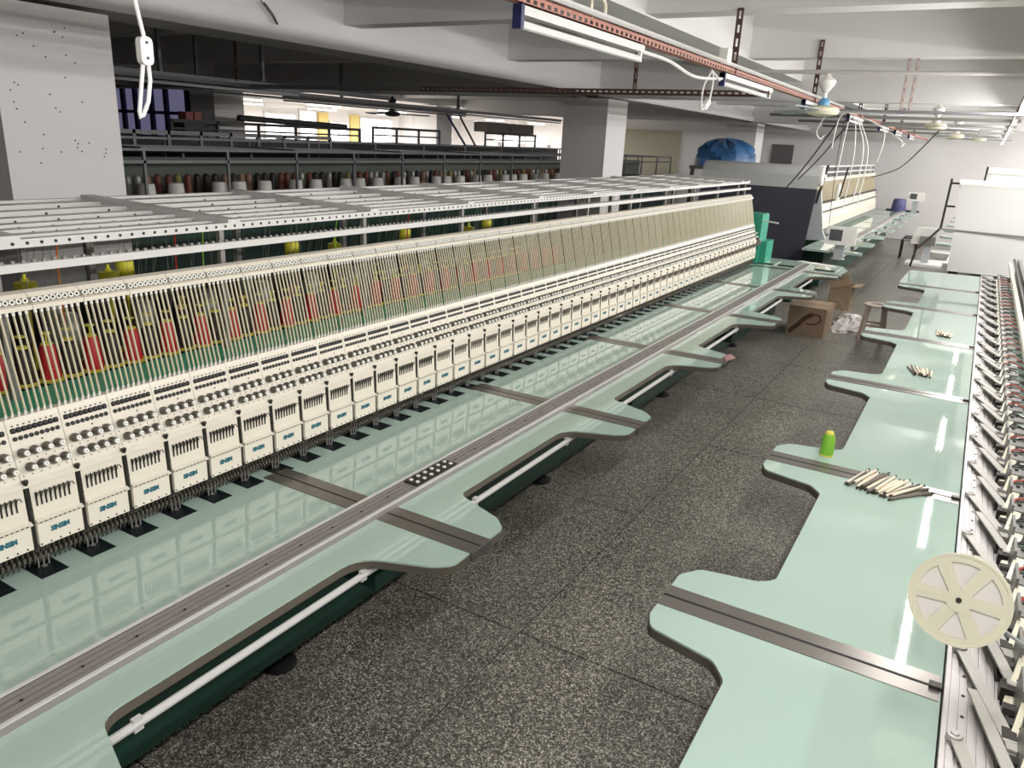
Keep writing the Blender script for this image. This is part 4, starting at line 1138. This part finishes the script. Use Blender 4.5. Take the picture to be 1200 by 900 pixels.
body = round_poly([(1.000,2.262),(1.026,2.262),(1.026,2.314),(1.000,2.314)],.012,5)
m.prism_x(body, PX-.008, PX+.008)
sw_ = at(m,'switch_body','white_plastic',pe)
dots = MB()
for zz in (2.275,2.303): dots.cyl((PX+.0075,1.013,zz),(PX+.0095,1.013,zz),.003,n=8)
at(dots,'screws','dark_metal',sw_)
at(MB().tube([(PX,1.018,2.262),(PX,1.019,2.235),(PX+.004,1.008,2.195),(PX+.004,.994,2.168),(PX+.004,.988,2.163),(PX+.002,.988,2.175),(PX,.995,2.205),(PX,1.006,2.262)],.004,8),'cord_tail','cord_white',pe,True)
# plug on the near lamp, tangled cord and small white box on the rail
cable([(LX+.0,2.98,LZ+.04),(LX,2.97,LZ+.10),(LX,3.02,LZ+.125),(LX,3.09,LZ+.11),(LX,3.10,LZ+.05)],.007,'ivory','white cord loop with plug on top of the rail above the near lamp','cord','cord')
cable([(LX+.04,4.45,LZ-.02),(LX+.02,4.40,LZ-.1),(LX+.04,4.33,LZ-.2),(LX+.04,4.36,LZ-.225),(LX+.04,4.46,LZ-.17),(LX+.03,4.52,LZ-.05),(LX+.02,4.50,LZ-.01),(LX+.05,4.58,LZ-.06)],.005,'cord_white','tangled white cord hanging below the rail before the second lamp','cord','cord')
tag(at(MB().bar((LX+.04,4.38,LZ-.215),(LX+.04,4.45,LZ-.175),.022,.028),'cord_switch','white_plastic'),'white inline switch at the bottom of the tangled cord','switch')
cable([(LX+.03,3.45,LZ-.03),(LX+.03,3.8,LZ-.035),(LX+.03,4.2,LZ-.07),(LX+.03,4.68,LZ-.04)],.008,'cord_white','white cable sagging between the near and second lamp','cable')
tag(at(MB().box(LX-.01,LX+.04,4.70,4.79,LZ+.045,LZ+.125),'junction_box','white_plastic'),'small white box on the rail beside the hanger','box')
# long black cables down to the machine ends
cable([(-1.47,9.3,2.56),(-1.78,9.45,2.05),(-2.05,9.5,1.68),(-2.33,9.5,1.46)],.008,'cable_black','black cable drooping from the rail to the end of the left machine')
cable([(-1.40,9.6,2.56),(-1.68,9.7,2.14),(-1.9,9.7,1.86)],.007,'cable_black','shorter black cable running beside the long drooping one')
cable([(-.75,13.6,2.58),(-1.3,15.6,2.05),(-1.75,17.4,1.85),(-2.3,20.0,1.7)],.010,'cable_black','black cable drooping to the far end of the distant machine')
# white cords hanging over the first screen
for k,(x,y,zb) in enumerate(((-1.48,9.2,2.22),(-1.43,9.5,1.90),(-1.36,9.9,1.55),(-1.28,10.0,1.62),(-1.24,10.1,1.60),(-1.15,10.5,2.1))):
    cable([(LX+.03,y,2.595),(x-.01,y+.01,min(2.5,(2.57+zb)/2+.12)),(x-.03,y+.02,zb)],.0065,'cord_white','white cord hanging over the first screen','hanging_cord','cord','white cords above the first screen',5)
for k,(x,y) in enumerate(((-1.5,8.3),(-1.02,11.2))):
    cable([(LX+.03,y,2.59),(x-.02,y,2.38),(x,y+.1,2.30),(x+.03,y+.15,2.34)],.006,'cord_white',['short white cord curling below the rail behind the fan','short white cord curling under the far lamps'][k],'hanging_cord','cord')
cable([(-1.55,10.0,2.6),(-1.6,10.3,2.0),(-1.66,10.9,1.3)],.004,'cable_black','thin cord running down to the first screen','hanging_cord','cord')
# thin wires on the near column and beam
cable([(-4.58,2.9,2.88),(-4.49,2.6,2.80),(-4.49,2.45,2.79),(-4.49,2.35,2.84)],.008,'cable_black','dark wire stapled along the top of the near column')
cable([(XC-.13,4.20,2.99),(XC-.13,4.28,2.92),(XC-.13,4.33,2.84),(XC-.13,4.26,2.92),(XC-.13,4.17,3.0)],.005,'cable_black','thin dark wire dangling on the beam right of the near column')

# ================================================================== THE DARK HALL ON THE LEFT
def back_machine(x0, x1, y0, y1, zt, label, posts, cones=True):
    o = empty('thread_rack', ((x0+x1)/2,(y0+y1)/2,0), label, 'thread rack')
    for k in range(5):
        x = x1-(x1-x0)*k/4
        at(MB().box(x-.04,x,y0,y1,zt-.025,zt),'rack_rail','rack_dark',o)
    at(MB().box(x1-.03,x1,y0,y1,zt-.16,zt-.125),'lower_rail','rack_dark',o)
    at(MB().box(x0,x1,y0,y1,1.28,1.31),'cone_shelf','rack_black',o)
    at(MB().box(x0+.12,x0+.16,y0,y1,1.31,zt-.14 if zt < 1.9 else zt-.03),'thread_curtain','dim_green' if zt < 1.9 else 'rack_black',o)
    at(MB().box(x0+.1,x1-.1,y0,y1,.1,1.2),'machine_body','green_dark',o)
    n = int((y1-y0)/posts)
    for k in range(n+1):
        y = y0+(y1-y0-.03)*k/n
        at(MB().box(x1-.03,x1,y,y+.03,1.28,zt-.025),'rack_post','rack_dark',o)
        at(MB().box(x0,x0+.03,y+.2,y+.23,1.28,zt-.025),'rack_post','rack_dark',o)
        if k % 2 == 0: at(MB().bar((x0,y,zt+.005),(x1,y,zt+.005),.04,.02),'rack_cross_bar','rack_dark',o)
    return o
back_machine(-9.2,-8.05,3.2,22.5,1.86,'dim grey thread rack with cones in the unlit hall',1.1)
for nm, mt, r0, r1, h in (('cup','white_plastic',.10,.085,.16),): ME_CUP = MB().lathe((0,0,0),(0,0,1),[(r0,0),(r1,h-.01),(r1*.9,h),(.02,h)],14).mesh(mt,True,name='bobbin_cup')
ME_DC = {}
for q in ('brown_thread','dark_thread','dull_olive','film','dull_tan'):
    mm = MB(); mm.lathe((0,0,0),(0,0,1),[(.05,0),(.05,.02),(.042,.03),(.034,.20),(.015,.22)],9); ME_DC[q] = mm.mesh(q,True,name='thread_cone')
rd = random.Random(11)
y = 4.4; k = 0
while y < 19.5 and k < 110:
    q = rd.choice(['brown_thread','dark_thread','film','brown_thread','dark_thread','dull_tan','film','dull_olive','dull_tan'])
    o = link('thread_cone', ME_DC[q], None, (-8.42+rd.uniform(-.02,.02), y, 1.312)); o.scale=(1.1,1.1,1.1)
    dn = {'brown_thread':'brown','dark_thread':'black','film':'pale grey','dull_tan':'tan','dull_olive':'olive'}[q]
    tag(o, 'dim %s cone of thread on the unlit hall rack' % dn, 'thread cone', '%s cones on the dim rack' % dn)
    y += .135; k += 1
y = 4.6; k = 0
while y < 19:
    o = link('bobbin_cup', ME_CUP, None, (-8.19, y, 1.312)); tag(o, 'pale upturned cup before the cones on the dim rack', 'cup', 'pale cups on the dim rack')
    y += [.42,.55,.38,.62,.30][k%5]; k += 1
back_machine(-12.0,-10.9,4.5,22.5,1.93,'dark thread rack beyond the dim cones with a railing on top',1.6)
def railing(x, y0, y1, z0, z1, label, n, m_='rack_black'):
    o = empty('rack_railing',(x,(y0+y1)/2,z0),label,'railing')
    at(MB().box(x-.02,x+.02,y0,y1,z1-.05,z1),'top_bar',m_,o); at(MB().box(x-.015,x+.015,y0,y1,(z0+z1)/2-.02,(z0+z1)/2+.01),'middle_bar',m_,o)
    for k in range(n+1):
        y=y0+(y1-y0)*k/n; at(MB().box(x-.02,x+.02,y-.02,y+.02,z0,z1),'railing_post',m_,o)
    return o
railing(-11.0,8.0,12.3,1.93,2.2,'black railing on the dark rack below the first bright windows',5)
railing(-11.0,12.7,15.0,1.93,2.26,'black railing on the dark rack left of the dark column',3)
railing(-11.0,16.95,19.5,1.93,2.28,'black railing on the dark rack carrying two crates',3)
railing(-9.12,5.6,9.5,1.862,2.045,'grey railing on the dim rack farther left',8,'rack_dark')
tag(at(MB().cyl((-11.0,9.3,2.27),(-11.0,11.9,2.22),.05,n=10),'rolled_mat','rack_black',None,True),'black rolled mat lying along the railing under the windows','mat')
for k,(a,b) in enumerate(((16.95,17.9),(18.15,19.3))):
    tag(bx('crate',-11.35,-10.95,a,b,2.282,2.52,'crate'),['left','right'][k]+' of two brown crates standing on the dark railing','crate')
for k,(a,b) in enumerate(((8.43,8.56),(8.59,8.72))):
    tag(bx('red_carton',-11.4,-11.2,a,b,2.201,2.32,'dull_red'),['left','right'][k]+' of two small red boxes on the dark rack','box')
tag(bx('black_box',-11.45,-11.15,8.35,8.8,1.94,2.20,'rack_black'),'black box on the dark rack under the two small red boxes','box')
o = empty('leaning_boards',(-11.6,15.9,0),'dark boards leaning against the dark column','board')
at(MB().bar((-11.3,16.55,1.9),(-11.75,16.2,2.75),.16,.05),'board','navy',o); at(MB().bar((-11.3,17.0,1.9),(-11.75,16.7,2.80),.16,.05),'board','rack_black',o)
# unlit lamps and rails under the dark hall's ceiling
for k,(x,a,b,z) in enumerate(((-6.6,2.8,6.4,2.52),(-7.0,4.4,8.4,2.56),(-8.4,4.0,16.0,2.56),(-9.6,9.0,14.0,2.58))):
    tag(at(MB().box(x-.03,x+.03,a,b,z,z+.05).box(x-.012,x+.012,a,b,z-.04,z-.016),'unlit_lamp_row','rack_dark'),['nearest','second','longest','farthest'][k]+' of the unlit lamp rows under the dark ceiling','lamp')
for k,(x,y) in enumerate(((-6.6,4.0),(-6.6,5.9),(-8.4,9.0),(-8.4,12.0),(-7.0,5.0),(-8.4,6.5))):
    tag(bx('lamp_hanger',x-.02,x+.02,y,y+.03,2.6,3.36,'rack_dark'),'thin hanger holding an unlit lamp row in the dark hall','hanger','hangers in the dark hall')
# lit room beyond
row(-14.2,[11.5,14.0,16.6,19.2,21.8,24.6],2.72,'tube_bright','lit lamp in the bright room beyond the hall','lit lamps of the bright room')
row(-17.0,[11.2,14.0,16.8,19.6,22.4,25.4],2.72,'tube_bright','lit lamp in the bright room beyond the hall','lit lamps of the bright room')
for x_, ya_, yb_ in ((-14.2,11.3,26),(-17.0,11,26.8)):
    o = at(MB().box(x_-.02,x_+.02,ya_,yb_,2.749,2.79),'bright_rail','white_metal'); tag(o, 'white rail carrying the %s row of lit lamps in the bright room' % ('nearer' if x_ > -15 else 'farther'), 'light rail')
    for q_ in range(4): at(MB().box(x_-.015,x_+.015,ya_+1+4*q_,ya_+1.03+4*q_,2.79,3.36),'hanger','white_metal',o)
structure(bx('column', -17.4,-16.8, 28.3, 29, 0, 3.36,'paint'),'pale column against the end wall of the lit room')
structure(bx('column', -20.2,-19.6, 24.9, 25.6, 0, 3.36,'paint'),'pale column against the window wall of the lit room')
o = empty('cloth_stand',(-14.1,24.2,0),'white roll on a stand across the lit room at the right opening','cloth roll')
at(MB().box(-15.2,-13.0,24.0,24.4,2.0,2.2),'rolled_cloth','white_plastic',o)
for xx in (-15.1,-13.1): at(MB().box(xx-.04,xx+.04,24.15,24.25,0,2.0),'leg','rack_dark',o)

# ------------------------------------------------------------------ every look-alike says where in its row it stands
ONES = ['','first','second','third','fourth','fifth','sixth','seventh','eighth','ninth','tenth','eleventh','twelfth','thirteenth','fourteenth','fifteenth','sixteenth','seventeenth','eighteenth','nineteenth']
TENS = {2:('twenty','twentieth'),3:('thirty','thirtieth'),4:('forty','fortieth')}
def ordinal(n):
    if n < 20: return ONES[n]
    t, u = divmod(n, 10)
    return TENS[t][1] if u == 0 else TENS[t][0]+'-'+ONES[u]
by = {}
for o_ in COL.objects:
    if o_.parent is None and o_.get('label') and o_.get('kind') != 'structure': by.setdefault(o_['label'], []).append(o_)
for lab_, os_ in by.items():
    if len(os_) < 2 or len(os_) > 49: continue
    key = (lambda q: q.location.x) if 'stick' in lab_ else (lambda q: q.location.y)
    os_.sort(key=key)
    for i_, q in enumerate(os_):
        q['label'] = lab_+', '+(ordinal(i_+1)+' from the ' + ('left' if 'stick' in lab_ else 'near end'))
